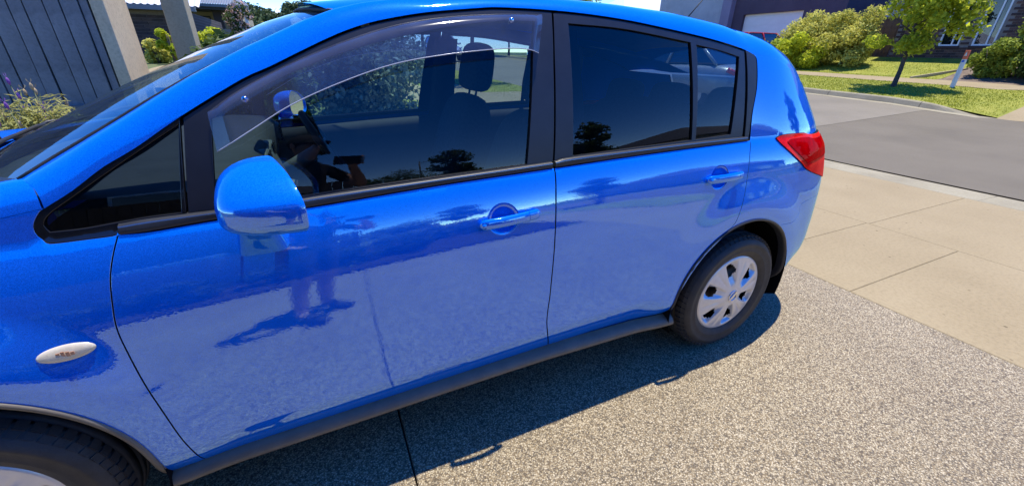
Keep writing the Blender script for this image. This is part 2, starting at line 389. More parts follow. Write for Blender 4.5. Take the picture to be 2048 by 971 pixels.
# ---- grass blades on verge and lawn
def grass(name, boxes, n, h0, h1, mat='grass_blade', label=None):
    A = np.array([(b[1]-b[0])*(b[3]-b[2])*b[4] for b in boxes]); A = A/A.sum(); V = []; F = []
    for b, w in zip(boxes, A):
        for _ in range(int(n*w)):
            x = random.uniform(b[0], b[1]); y = random.uniform(b[2], b[3]); z = T(x, y)-.005; h = random.uniform(h0, h1); a = random.uniform(0, 6.28); w_ = random.uniform(.006, .014)*(1+b[5]); dx, dy = math.cos(a), math.sin(a); l = random.uniform(-.6, .6)*h; l2 = random.uniform(-.6, .6)*h
            i = len(V); V += [(x-dx*w_, y-dy*w_, z), (x+dx*w_, y+dy*w_, z), (x+l, y+l2, z+h)]; F.append((i, i+1, i+2))
    o = obj(name, V, F, mat, None, False); o['kind'] = 'stuff'; o['label'] = label or 'short green grass'; o['category'] = 'grass'; return o
grass('verge_grass', [(XR1+.17, 15.58, 2.95, 14, 1.0, 0)], 26000, .02, .055, label='mown grass on the verge across the road')
grass('lawn_grass', [(16.92, 19.98, 5.95, 13.1, 1.0, .3)], 16000, .02, .055, label='mown lawn below the brick house')
grass('strip_grass', [(2.75, 4.58, 3.2, 16, 1.0, 0), (2.75, 4.58, -14, -3.2, .6, 0)], 15000, .02, .06, label='grass strip between the footpath and the road')

# ------------------------------------------------------------------ vegetation
def leaf_cloud(name, clumps, n, size, mat, parent=None, shell=.55, up=.25, jit=.35, aspect=.55, flat=False):
    """clumps: list of (centre, (rx, ry, rz), weight); leaves are small bent diamonds spread through the volume"""
    wts = np.array([c[2] for c in clumps], float); wts /= wts.sum()
    V = np.zeros((0, 3)); allv = []
    for (c, r, w), pr in zip(clumps, wts):
        k = max(1, int(n*pr))
        d = RNG.normal(size=(k, 3)); d /= np.linalg.norm(d, axis=1)[:, None]
        rr = shell+(1-shell)*RNG.random(k)**.6; rr *= 1+jit*(RNG.random(k)-.5)
        pos = np.array(c)+d*rr[:, None]*np.array(r)
        nrm = d+RNG.normal(scale=.7, size=(k, 3)); nrm[:, 2] += up; nrm /= np.linalg.norm(nrm, axis=1)[:, None]
        a = np.cross(nrm, RNG.normal(size=(k, 3))); a /= np.linalg.norm(a, axis=1)[:, None]+1e-9; b = np.cross(nrm, a)
        s = size*(.6+.8*RNG.random(k))[:, None]
        v0 = pos-a*s; v1 = pos+b*s*aspect+nrm*s*.12; v2 = pos+a*s; v3 = pos-b*s*aspect+nrm*s*.12
        allv.append(np.stack([v0, v1, v2, v3], 1).reshape(-1, 3))
    V = np.vstack(allv); q = len(V)//4
    me = bpy.data.meshes.new(name); me.vertices.add(len(V)); me.vertices.foreach_set('co', V.astype(np.float32).ravel())
    me.loops.add(q*4); me.loops.foreach_set('vertex_index', np.arange(q*4, dtype=np.int32)); me.polygons.add(q)
    me.polygons.foreach_set('loop_start', np.arange(0, q*4, 4, dtype=np.int32)); me.polygons.foreach_set('loop_total', np.full(q, 4, np.int32))
    me.update(calc_edges=True); me.materials.append(MATS[mat])
    o = bpy.data.objects.new(name, me); COL.objects.link(o)
    if parent is not None: setparent(o, parent)
    return o
def blobs(c, R_, n, r0, r1, squash=1.0, fill=.75, seed=0):
    rg = np.random.default_rng(seed); out = []
    for i in range(n):
        d = rg.normal(size=3); d /= np.linalg.norm(d); k = fill*rg.random()**.45
        r = rg.uniform(r0, r1); out.append((np.array(c)+d*k*np.array(R_), (r, r, r*squash), r*r))
    return out
plain('bark', (.075, .060, .048), .9, var=.4, scale=18, bump=.6, bscale=60)
plain('twig', (.10, .085, .05), .9, var=.3, scale=20)
leafmat('leaf_sapling', (.12, .20, .015), (.70, .72, .06), .6, 1.2)
leafmat('leaf_lime', (.28, .36, .016), (.80, .80, .06), .55, 1.1)
leafmat('leaf_olive', (.32, .32, .04), (.80, .74, .18), .5, .9)
leafmat('leaf_dark', (.018, .042, .010), (.10, .15, .03), .3, 1.2)
leafmat('leaf_mid', (.09, .15, .016), (.44, .50, .06), .35, 1.2)
leafmat('leaf_yellow', (.20, .20, .03), (.48, .42, .08), .35, 1.2)
leafmat('leaf_grey', (.13, .17, .13), (.36, .42, .34), .3, 2.0)
leafmat('leaf_lavender', (.26, .28, .07), (.58, .54, .20), .35, 4.0)
leafmat('petal_purple', (.22, .08, .34), (.46, .22, .58), .3, 6)
leafmat('petal_pink', (.55, .30, .28), (.80, .62, .52), .3, 6)
leafmat('petal_tan', (.40, .28, .14), (.62, .50, .30), .3, 6)
leafmat('leaf_far', (.035, .06, .025), (.11, .15, .06), .2, .6)
def trunk(base, top, r0, r1, parent, limbs=5, spread=.6, name='trunk', mat='bark', seed=1):
    rg = np.random.default_rng(seed); b = np.array(base, float); t = np.array(top, float); m = MB()
    pts = [b+(t-b)*s+np.array([rg.normal()*.02, rg.normal()*.02, 0])*(0 < s < 1) for s in np.linspace(0, 1, 7)]
    m.tube([b-np.array([0, 0, .08]), b]+pts[1:], [r0*1.35, r0*1.15]+[r0+(r1-r0)*s for s in np.linspace(.15, 1, 6)], 9)
    L = np.linalg.norm(t-b)
    for i in range(limbs):
        s = rg.uniform(.38, .95); p = b+(t-b)*s; a = rg.uniform(0, 6.28); l = spread*rg.uniform(.6, 1.1)
        e = p+np.array([math.cos(a)*l, math.sin(a)*l, l*rg.uniform(.5, 1.1)]); mid = (p+e)/2+np.array([0, 0, -.06*l])
        m.tube([p, mid, e], [r0*.42, r0*.26, r0*.08], 6)
    return m.build(name, mat, parent, True)

# the young street tree
tb = on(1787, 171, 0, 14.5); tb = np.array([tb[0], tb[1], T(tb[0], tb[1])])
tree = thing('street_tree', 'young street tree with bright green crown on the verge by the marker post', 'tree', tb)
trunk(tb, tb+np.array([.05, .0, 2.6]), .062, .03, tree, 9, .7, seed=3)
cl = blobs(tb+np.array([.0, -.12, 2.55]), (1.05, 1.12, 1.55), 46, .22, .48, .8, 1.0, 5)
cl += [(tb+np.array([.0, .85, 1.25]), (.35, .35, .22), .14), (tb+np.array([.1, -.95, 2.05]), (.4, .45, .25), .2), (tb+np.array([0, -.1, 1.15]), (.5, .5, .3), .25)]
leaf_cloud('crown', cl, 9000, .062, 'leaf_sapling', tree, shell=.35)
# shrubs across the road
def shrub(name, label, c, R_, n, size, mat, seed, nb=22, r=(.25, .5), group=None, stems=4, squash=.85):
    c = np.array(c, float); t = thing(name, label, 'shrub', (c[0], c[1], T(c[0], c[1])), group)
    g = T(c[0], c[1]); cc = np.array([c[0], c[1], g+R_[2]*.95])
    cl = blobs(cc, R_, nb, r[0], r[1], squash, 1.0, seed); cl = [q for q in cl if q[0][2] > g+.02]
    leaf_cloud('foliage', cl, n, size, mat, t, shell=.45)
    m = MB(); rg = np.random.default_rng(seed)
    for i in range(stems):
        a = rg.uniform(0, 6.28); m.tube([(c[0], c[1], g-.05), (c[0]+math.cos(a)*R_[0]*.3, c[1]+math.sin(a)*R_[1]*.3, g+R_[2]*.8), (c[0]+math.cos(a)*R_[0]*.6, c[1]+math.sin(a)*R_[1]*.6, g+R_[2]*1.5)], [.03, .02, .008], 5)
    m.build('stem', 'twig', t, True)
    return t
shrub('garden_shrub', 'tall olive-green rounded shrub beside the timber side fence', (18.5, 9.75, 0), (.75, 1.15, 1.05), 15000, .050, 'leaf_olive', 21, 34, (.25, .5))
shrub('garden_shrub', 'big pale olive shrub behind the lime-green bush', (18.6, 11.35, 0), (.8, 1.0, 1.12), 13000, .050, 'leaf_olive', 22, 30, (.25, .5))
shrub('garden_shrub', 'bright lime-green bush spilling over the footpath edge', (17.75, 11.15, 0), (.65, 1.05, .72), 12000, .050, 'leaf_lime', 23, 30, (.22, .42))
shrub('garden_shrub', 'dark low shrub at the end of the lawn by the red car', (17.5, 12.25, 0), (.5, .6, .62), 6000, .045, 'leaf_mid', 24, 20, (.2, .35))
shrub('garden_shrub', 'dense green shrub beside the marker post in the bark bed', (17.85, 5.05, 0), (.45, .50, .55), 8000, .040, 'leaf_mid', 25, 20, (.15, .3))
shrub('garden_shrub', 'tall leafy shrub against the brick house', (18.2, 4.25, 0), (.55, .55, .95), 9000, .045, 'leaf_mid', 26, 22, (.2, .4))
shrub('garden_shrub', 'dark rounded shrub at the edge of the bark bed', (17.5, 3.9, 0), (.45, .5, .5), 6000, .04, 'leaf_dark', 27, 18, (.15, .3))
leaf_cloud_extra = None
# ------------------------------------------------------------------ buildings
def brick_tex(name, c1, c2, mortar, axis):
    m, nt, b = newmat(name); tc = N(nt, 'ShaderNodeTexCoord'); sp = N(nt, 'ShaderNodeSeparateXYZ'); cb = N(nt, 'ShaderNodeCombineXYZ')
    nt.links.new(tc.outputs['Object'], sp.inputs[0]); nt.links.new(sp.outputs[axis], cb.inputs[0]); nt.links.new(sp.outputs[2], cb.inputs[1])
    br = N(nt, 'ShaderNodeTexBrick'); br.inputs['Scale'].default_value = 1.0; br.inputs['Brick Width'].default_value = .24; br.inputs['Row Height'].default_value = .086; br.inputs['Mortar Size'].default_value = .006
    br.inputs['Color1'].default_value = (*c1, 1); br.inputs['Color2'].default_value = (*c2, 1); br.inputs['Mortar'].default_value = (*mortar, 1)
    nt.links.new(cb.outputs[0], br.inputs['Vector']); nt.links.new(br.outputs['Color'], b.inputs['Base Color']); b.inputs['Roughness'].default_value = .9
brick_tex('brick_far', (.075, .042, .034), (.13, .072, .055), (.22, .19, .17), 1)
brick_tex('brick_far_x', (.045, .033, .034), (.075, .052, .05), (.16, .14, .14), 0)
for i, c in enumerate([(.10, .052, .038), (.075, .040, .032), (.14, .075, .055), (.055, .033, .030)]): plain('brick_red_%d' % i, c, .85, var=.3, scale=30, bump=.3, bscale=80)
for i, c in enumerate([(.058, .040, .042), (.042, .031, .034), (.075, .052, .05)]): plain('brick_dark_%d' % i, c, .85, var=.3, scale=30, bump=.3, bscale=80)
plain('mortar', (.22, .19, .165), .95, var=.2, scale=20)
plain('mortar_dark', (.17, .15, .15), .95, var=.2, scale=20)
plain('window_frame_grey', (.45, .45, .44), .5, var=.1, scale=10)
plain('window_frame_white', (.78, .78, .76), .45)
plain('curtain', (.42, .40, .37), .9, var=.3, scale=6)
glassmat('house_glass', (.45, .50, .52), 1.6)
mottled('render_cream', (.70, .52, .32), (.76, .575, .36), (.80, .62, .40), 1.5, 30, bump=.25, bs=120)
mottled('render_tan', (.42, .345, .215), (.47, .39, .25), (.51, .425, .275), 1.5, 40, bump=.3, bs=120)
mottled('render_grey', (.34, .34, .37), (.40, .40, .43), (.45, .45, .48), 1.2, 30)
mottled('render_purple', (.070, .050, .075), (.085, .062, .09), (.10, .075, .105), 1.0, 30)
mottled('render_lilac', (.22, .19, .27), (.25, .215, .30), (.28, .24, .33), 1.0, 30)
plain('roof_tile_dark', (.045, .047, .052), .7, var=.3, scale=10)
plain('roof_metal_pale', (.62, .63, .64), .45, metal=.1, var=.08, scale=6)
plain('roof_metal_grey', (.16, .18, .20), .45, var=.12, scale=6)
plain('fascia_dark', (.035, .036, .042), .6)
plain('gutter_white', (.75, .75, .74), .4)
mottled('timber_grey', (.18, .165, .165), (.27, .25, .245), (.36, .335, .325), 2.2, 26, bump=.5, bs=30, speck=(4.2, .06, (.35, .35, .37)))
mottled('timber_brown', (.12, .065, .038), (.19, .105, .06), (.26, .15, .09), 2.0, 20, bump=.5, bs=30)
plain('garage_white', (.70, .66, .66), .5, var=.05, scale=2)
plain('metal_dark', (.05, .055, .06), .4, metal=.6)
plain('blue_tile', (.02, .18, .30), .35)
def pieces(parent, name, mats, boxes, rowmesh={}):
    """many alike boxes that share mesh data: boxes = [(centre, size)]"""
    for i, (c, s) in enumerate(boxes):
        k = (name, tuple(round(v, 3) for v in s), mats[i % len(mats)] if False else random.choice(mats))
        if k not in rowmesh:
            m = MB(); a = .004 if min(s) > .012 else .0
            hx, hy, hz = [v/2 for v in s]; m.box((-hx, -hy, -hz), (hx, hy, hz))
            me = bpy.data.meshes.new(name); me.from_pydata(m.v, [], m.f); me.materials.append(MATS[k[2]]); me.update(); rowmesh[k] = me
        o = bpy.data.objects.new(name, rowmesh[k]); COL.objects.link(o); o.location = [float(v) for v in c]; setparent(o, parent)
        o.rotation_euler = (random.gauss(0, .004), random.gauss(0, .004), random.gauss(0, .004))
def brickwork(wall, mats, axis, plane, out, u0, u1, z0, z1, holes=(), cap=300, z_ground=None):
    bx = []; L, H = .24, .086; row = 0; z = z0+H/2
    while z < z1:
        u = u0+(L/2 if row % 2 else 0)
        while u < u1:
            ok = not any(a-.09 < u < b+.09 and c-.02 < z < d+.02 for a, b, c, d in holes)
            if z_ground is not None and z < z_ground(u): ok = False
            if ok:
                cen = (u, plane+out*.004, z) if axis == 0 else (plane+out*.004, u, z); sz = (L-.011, .02, H-.011) if axis == 0 else (.02, L-.011, H-.011)
                bx.append((cen, sz))
            u += L
        z += H; row += 1
    pieces(wall, 'brick', mats, bx[:cap])
def wall_with_holes(m, axis, plane, th, u0, u1, z0, z1, holes):
    us = sorted({u0, u1}|{h[0] for h in holes}|{h[1] for h in holes}); zs = sorted({z0, z1}|{h[2] for h in holes}|{h[3] for h in holes})
    us = [u for u in us if u0 <= u <= u1]; zs = [z for z in zs if z0 <= z <= z1]
    for a, b in zip(us[:-1], us[1:]):
        for c, d in zip(zs[:-1], zs[1:]):
            if any(h[0] <= (a+b)/2 <= h[1] and h[2] <= (c+d)/2 <= h[3] for h in holes): continue
            m.box((a, plane, c), (b, plane+th, d)) if axis == 0 else m.box((plane, a, c), (plane+th, b, d))
    return m
def window(house, axis, plane, inward, h, frame_mat, mull=(), glass='house_glass', fw=.05, curtain=True):
    a, b, c, d = h; o = None
    def bx(m, u0, u1, z0, z1, p0, p1):
        p0, p1 = min(plane+inward*p0, plane+inward*p1), max(plane+inward*p0, plane+inward*p1)
        return m.box((u0, p0, z0), (u1, p1, z1)) if axis == 0 else m.box((p0, u0, z0), (p1, u1, z1))
    m = MB(); bx(m, a, a+fw, c, d, .0, .08); bx(m, b-fw, b, c, d, .0, .08); bx(m, a+fw, b-fw, c, c+fw, .002, .08); bx(m, a+fw, b-fw, d-fw, d, .002, .08)
    for q in mull: bx(m, q-.02, q+.02, c+fw, d-fw, .004, .07)
    w = m.build('window', frame_mat, house)
    m = MB(); bx(m, a+fw, b-fw, c+fw, d-fw, .045, .05); m.build('pane', glass, w)
    if curtain:
        m = MB(); n = 24; P = []
        for i in range(n+1):
            u = a+fw+(b-a-2*fw)*i/n; dd = .16+.025*math.sin(i*1.7); pp = plane+inward*dd
            P.append([(u, pp, c) if axis == 0 else (pp, u, c), (u, pp, d) if axis == 0 else (pp, u, d)])
        m.grid(P); m.build('curtain', 'curtain', w, True)
    return w

# ---- brick house across the road (front wall at x = 20)
hz = 1.36
bh = thing('brick_house', 'dark red brick house with tall white-framed windows behind the lawn', 'house', (22, 5.5, T(20, 7)))
HOLES = [(6.84, 7.42, 1.88, 3.75), (5.92, 6.50, 1.88, 3.75), (3.4, 4.6, 1.88, 3.75)]
m = wall_with_holes(MB(), 1, 20.02, .22, 1.5, 8.85, 1.2, 4.1, HOLES); wl = m.build('wall', 'mortar', bh)
brickwork(wl, ['brick_red_0', 'brick_red_1', 'brick_red_2', 'brick_red_3'], 1, 20.02, -1, 5.0, 8.8, 1.40, 3.50, HOLES, 300)
for h in HOLES: window(bh, 1, 20.03, 1, h, 'window_frame_white', mull=((h[0]+h[1])/2-.08,))
m = MB(); m.box((19.98, 6.80, 1.80), (20.24, 7.46, 1.876)); m.box((19.98, 5.88, 1.80), (20.24, 6.54, 1.876)); 
for a, b in ((6.80, 7.46), (5.88, 6.54)):
    m = MB(); m.box((19.975, a, 1.80), (20.24, b, 1.876)); m.build('window_sill', 'brick_red_3', bh)
for a_, b_ in (((20.24, 1.5, 1.2), (30, 1.72, 4.1)), ((20.24, 8.63, 1.2), (30, 8.85, 4.1)), ((29.8, 1.72, 1.2), (30, 8.63, 4.1))): MB().box(a_, b_).build('side_wall', 'brick_far', bh)
m = MB(); rz = 4.1; m.add([(19.85, .9, rz), (30.6, .9, rz), (30.6, 9.45, rz), (19.85, 9.45, rz), (23, 5.17, 6.6), (27, 5.17, 6.6)], [(0, 4, 3), (0, 1, 5, 4), (1, 2, 5), (2, 3, 4, 5), (0, 3, 2, 1)]); m.build('roof', 'roof_tile_dark', bh)
m = MB(); m.box((20.26, 1.72, 1.2), (20.36, 8.63, 1.3)); m.box((22.5, 1.75, 1.25), (22.6, 8.6, 4.0)); m.build('room_wall', 'curtain', bh)

# ---- timber side fence next to it, capped, boards one by one
tf = thing('timber_fence', 'brown timber paling fence between the brick house and the olive shrubs', 'fence', (20.3, 9.9, T(20.3, 9.9)))
m = MB(); m.box((20.30, 8.86, T(20.2, 9)+.3), (20.36, 11.6, T(20.2, 9)+.4)); m.build('fence_rail', 'timber_brown', tf)
m = MB(); m.box((20.30, 8.86, T(20.2, 9)+1.1), (20.36, 11.6, T(20.2, 9)+1.2)); m.build('fence_rail', 'timber_brown', tf)
pieces(tf, 'paling', ['timber_brown'], [((20.27-.012*(i % 2), 8.94+.115*i, T(20.2, 9)+.75+random.uniform(-.01, .01)), (.018, .112, 1.5)) for i in range(23)])
# grey house with blue-trimmed roof behind that fence
gh = thing('grey_house', 'pale grey house with a blue roof edge behind the timber fence', 'house', (27, 10.4, 1.6))
m = MB(); m.box((25, 8.9, 1.2), (32, 11.9, 4.3)); m.build('wall', 'render_grey', gh)
m = MB(); m.add([(24.3, 8.3, 4.3), (32.6, 8.3, 4.3), (32.6, 12.1, 4.3), (24.3, 12.1, 4.3), (26, 10.2, 5.4), (31, 10.2, 5.4)], [(0, 4, 3), (0, 1, 5, 4), (1, 2, 5), (2, 3, 4, 5), (0, 3, 2, 1)]); m.build('roof', 'roof_tile_dark', gh)
m = MB(); m.box((24.22, 8.25, 4.12), (24.34, 12.1, 4.32)); m.build('gutter', 'blue_tile', gh)
window(gh, 1, 24.98, 1, (9.6, 10.8, 2.4, 3.7), 'window_frame_white', curtain=False)

# ---- purple house with a pale garage door
d0 = on(1487, 30, 0, 24.5); d1 = on(1592, 30, 0, 24.5); db = T(24, 16)
ph = thing('purple_house', 'dark purple rendered house with a pale garage door behind the red car', 'house', (27, float((d0[1]+d1[1])/2), db))
ya, yb_ = float(d1[1])-.4, float(d0[1]); zt_ = float(d0[2])
m = MB(); m.box((24.5, ya-2.2, db-.2), (32, ya, 7)); m.box((24.5, yb_, db-.2), (32, yb_+.75, 7)); m.box((24.5, ya, zt_), (32, yb_, 7)); m.box((25.1, ya, db-.2), (25.3, yb_, zt_)); m.build('wall', 'render_purple', ph)
m = MB(); m.box((24.42, ya-2.5, 6.6), (32.5, yb_+1.0, 6.9)); m.build('roof', 'fascia_dark', ph)
gd = MB().box((24.72, ya, db-.1), (24.78, yb_, zt_-.001)).build('garage_door', 'garage_white', ph)
pieces(gd, 'door_panel', ['garage_white'], [((24.71, (ya+yb_)/2, db+.18+(zt_-db-.12)/5*(k+.1)), (.03, yb_-ya-.04, (zt_-db-.12)/5-.02)) for k in range(5)])
m = MB(); m.box((24.1, yb_+.76, db-.2), (25.2, yb_+1.45, 7)); m.build('pillar', 'render_lilac', ph)
lh = thing('lavender_house', 'grey two-storey house with a dark window beside the purple one', 'house', (27, yb_+4.2, db))
HL = [(yb_+1.95, yb_+2.9, db+1.2, db+2.05)]
m = wall_with_holes(MB(), 1, 24.3, .25, yb_+1.47, yb_+7.5, db-.2, 7.2, HL); m.box((24.56, yb_+1.47, db-.2), (33, yb_+7.5, 7.2)); m.build('wall', 'render_grey', lh)
window(lh, 1, 24.34, 1, HL[0], 'metal_dark', curtain=False)
m = MB(); m.box((24.0, yb_+1.2, 7.2), (33.3, yb_+7.8, 7.45)); m.build('roof', 'fascia_dark', lh)
yl = shrub('garden_shrub', 'yellow-leaved round shrub in front of the grey two-storey house', (23.2, yb_+2.9, 0), (.9, 1.0, 1.0), 7000, .06, 'leaf_yellow', 31, 22, (.25, .5))
for (px, dd) in [(1310, 40), (1345, 44)]:
    q = on(px, 10, 0, dd-14)
fhx = thing('far_house', 'distant white gabled house glimpsed over the blue roof', 'house', (26, 34, 1.8))
m = MB(); m.box((24, 31, 1.2), (34, 39, 4.4)); m.build('wall', 'gutter_white', fhx)
m = MB(); m.add([(23.5, 30.5, 4.4), (34.5, 30.5, 4.4), (34.5, 39.5, 4.4), (23.5, 39.5, 4.4), (27, 35, 6.6), (31, 35, 6.6)], [(0, 4, 3), (0, 1, 5, 4), (1, 2, 5), (2, 3, 4, 5), (0, 3, 2, 1)]); m.build('roof', 'roof_metal_pale', fhx)

# ---- marker post, timber edging
pb = on(1902, 179, 0, 15.3); pb = np.array([15.3, pb[1], T(15.3, pb[1])])
post = thing('marker_post', 'white square marker post with orange top on the verge', 'post', pb)
plain('post_white', (.74, .74, .72), .5, var=.06, scale=20); plain('post_orange', (.75, .16, .06), .45); plain('post_blue', (.03, .14, .62), .4)
m = MB(); m.box((pb[0]-.045, pb[1]-.045, pb[2]-.1), (pb[0]+.045, pb[1]+.045, pb[2]+.75)); bevel(m.build('shaft', 'post_white', post), .006)
m = MB(); m.box((pb[0]-.045, pb[1]-.045, pb[2]+.752), (pb[0]+.045, pb[1]+.045, pb[2]+.98)); bevel(m.build('orange_cap', 'post_orange', post), .008)
m = MB(); m.add([(pb[0]-.0465, pb[1]+.0-.035*math.cos(t)*0+.032*math.cos(t), pb[2]+.70+.032*math.sin(t)) for t in np.linspace(0, 2*math.pi, 18, endpoint=False)], [tuple(range(18))]); m.build('blue_dot', 'post_blue', post)
m = MB(); m.add([(pb[0]-.0468, pb[1]-.03, pb[2]+.84), (pb[0]-.0468, pb[1]+.03, pb[2]+.84), (pb[0]-.0468, pb[1]+.0, pb[2]+.95)], [(0, 2, 1)]); m.build('white_triangle', 'post_white', post)
e0, e1 = np.array([16.92, 6.55]), np.array([18.6, 5.8])
m = MB(); m.hexa([(e0[0], e0[1], T(*e0)-.02), (e1[0], e1[1], T(*e1)-.02), (e1[0]+.02, e1[1]+.05, T(*e1)-.02), (e0[0]+.02, e0[1]+.05, T(*e0)-.02), (e0[0], e0[1], T(*e0)+.06), (e1[0], e1[1], T(*e1)+.06), (e1[0]+.02, e1[1]+.05, T(*e1)+.06), (e0[0]+.02, e0[1]+.05, T(*e0)+.06)])
tag(m.build('garden_edging', 'timber_edge', None) if 'timber_edge' in MATS else m.build('garden_edging', 'render_tan', None), 'pale timber edging board between the lawn and the bark bed', 'edging')

# ------------------------------------------------------------------ LEFT: board wall, pillars, neighbours
def T6(x, y): return T(x, y)
bz = .70
bw = thing('board_wall', 'weathered grey vertical-board wall beyond the bonnet', 'wall', (-5.0, 6.0, T(-5, 6)))
m = MB(); m.box((-8.6, 6.045, bz-.35), (-3.89, 6.09, 2.7)); m.build('backing', 'gap_black' if 'gap_black' in MATS else 'fascia_dark', bw)
bxs = []; x = -3.90; k = 0
widths = [.085, .165, .145, .175, .13, .18, .15]
while x > -8.5:
    w_ = widths[k % 7]; bxs.append(((x-w_/2, 6.0+random.choice([0, .010, .018]), 1.67), (w_-.014, .03, 2.04))); x -= w_; k += 1
pieces(bw, 'board', ['timber_grey'], bxs)
m = MB(); m.box((-8.6, 5.93, bz-.13), (-3.89, 6.04, bz-.012)); m.build('bottom_rail', 'timber_grey', bw)
mp1 = MB().box((-3.886, 5.99, .2), (-3.752, 6.80, 2.9)); o = mp1.build('rendered_pillar', 'render_cream', None); bevel(o, .012); tag(o, 'cream rendered pillar at the end of the grey board wall', 'pillar')
mp2 = MB().box((-3.34, 6.62, .3), (-3.075, 6.95, 2.9)); o = mp2.build('rendered_pillar', 'render_tan', None); bevel(o, .012); tag(o, 'tan rendered pillar standing alone before the brick wall', 'pillar')
pth = sheet('garden_path', -4.6, -2.2, 7.6, 14.2, 3, 10, 'concrete', .02)
# brick neighbour
nb = thing('brick_cottage', 'dark brick cottage with a pale corrugated roof behind the pillars', 'house', (-7, 16.5, 1.1))
m = MB(); m.box((-12, 15.02, .8), (-4.62, 15.2, 2.33)); wl2 = m.build('wall', 'mortar_dark', nb)
for a_, b_ in (((-12, 15.2, .8), (-11.8, 21, 2.33)), ((-4.82, 15.2, .8), (-4.62, 21, 2.33))): MB().box(a_, b_).build('side_wall', 'brick_far_x', nb)
brickwork(wl2, ['brick_dark_0', 'brick_dark_1', 'brick_dark_2'], 0, 15.02, -1, -6.9, -4.74, 1.08, 2.20, (), 220)
m = MB(); m.box((-12.4, 14.55, 2.30), (-4.3, 14.66, 2.42)); m.build('gutter', 'roof_metal_grey', nb)
m = MB(); m.box((-12.3, 14.66, 2.31), (-4.4, 15.02, 2.36)); m.build('eaves', 'fascia_dark', nb)
P = []
for i in range(330):
    xx = -12.5+8.3*i/329; zz = .016*math.sin(i*2*math.pi/3.0*.5*2/2)
    P.append([(xx, 14.6, 2.43+zz), (xx, 19.0, 4.35+zz)])
m = MB(); m.grid(P, flip=True); m.build('roof', 'roof_metal_pale', nb, True)
_q = on(341, 95, 1, 12.5)
shrub('garden_shrub', 'yellow-green leafy shrub at the foot of the tan pillar', (_q[0], 12.5, 0), (.17, .17, .42), 900, .055, 'leaf_lime', 41, 10, (.06, .12))
_q = on(318, 120, 1, 13.0)
shrub('garden_shrub', 'small dry bush against the dark brick wall', (_q[0], 13.0, 0), (.26, .22, .22), 1100, .05, 'leaf_olive', 42, 12, (.1, .18))
shrub('garden_shrub', 'flowering ground cover below the brown fence', (-3.9, 14.0, 0), (.85, .8, .38), 4200, .05, 'leaf_lime', 43, 24, (.15, .3))
shrub('garden_shrub', 'green seedling by the windscreen edge at the pillar base', (-3.0, 6.3, 0), (.2, .2, .24), 500, .04, 'leaf_mid', 44, 8, (.06, .12))
# dark-roofed house further on
dh = thing('verandah_house', 'cream house with dark brick posts and grey metal roof up the slope', 'house', (-6.5, 27, 1.3))
m = MB(); m.box((-9, 25.5, 1.0), (-4.35, 25.7, 3.0)); m.box((-4.55, 25.7, 1.0), (-4.35, 32, 3.0)); m.build('wall', 'render_tan', dh)
for xx in (-5.30, -6.95): MB().box((xx, 24.2, 1.0), (xx+.36, 24.55, 3.0)).build('brick_post', 'brick_dark_1', dh)
m = MB(); m.box((-10, 23.7, 2.98), (-3.85, 25.7, 3.14)); m.build('eaves', 'fascia_dark', dh)
m = MB(); m.box((-10.05, 23.6, 3.08), (-3.75, 23.72, 3.2)); m.build('gutter', 'roof_metal_grey', dh)
P = []
for i in range(200):
    xx = -10.1+6.4*i/199; zz = .02*math.sin(i*math.pi/1.5)
    t = max(0, (xx+5.4)/1.7)
    P.append([(xx, 23.62, 3.2+zz), (min(xx, -3.7)-.0, 23.62+4.5*(1-min(1, t)), 3.2+1.6*(1-min(1, t))+zz)])
m = MB(); m.grid(P, flip=True); m.build('roof', 'roof_metal_grey', dh, True)
window(dh, 0, 25.48, 1, (-6.4, -5.6, 1.9, 2.8), 'metal_dark', curtain=False)
# brown fence with a pale capping running downhill
fa, fb2 = on(372, 44, 1, 19.0), on(452, 74, 1, 17.2)
rf = thing('capped_fence', 'brown timber fence with a pale sloping cap rail', 'fence', (float(fa[0]), 19.0, 1.1))
n = 16
for i in range(n):
    t0, t1 = i/n, (i+1)/n; p, q = fa+(fb2-fa)*t0, fa+(fb2-fa)*(t1-.06/1.6)
    m = MB(); zb_ = T(p[0], p[1])-.05; m.hexa([(p[0], p[1], zb_), (q[0], q[1], zb_), (q[0], q[1]+.03, zb_), (p[0], p[1]+.03, zb_), (p[0], p[1], p[2]-.04), (q[0], q[1], q[2]-.04), (q[0], q[1]+.03, q[2]-.04), (p[0], p[1]+.03, p[2]-.04)]); m.build('paling', 'timber_brown', rf)
m = MB(); p, q = fa, fb2; m.hexa([(p[0], p[1]-.06, p[2]-.035), (q[0], q[1]-.06, q[2]-.035), (q[0], q[1]+.08, q[2]-.035), (p[0], p[1]+.08, p[2]-.035), (p[0], p[1]-.06, p[2]+.02), (q[0], q[1]-.06, q[2]+.02), (q[0], q[1]+.08, q[2]+.02), (p[0], p[1]+.08, p[2]+.02)]); m.build('cap_rail', 'window_frame_grey', rf)
wq0, wq1 = on(443, 58, 1, 17.0), on(482, 60, 1, 17.0)
m = MB(); m.box((wq0[0], 17.0, .9), (wq1[0], 17.25, float(wq0[2]))); o = m.build('low_wall', 'render_grey', None); tag(o, 'low grey rendered wall at the bottom of the capped fence', 'wall')
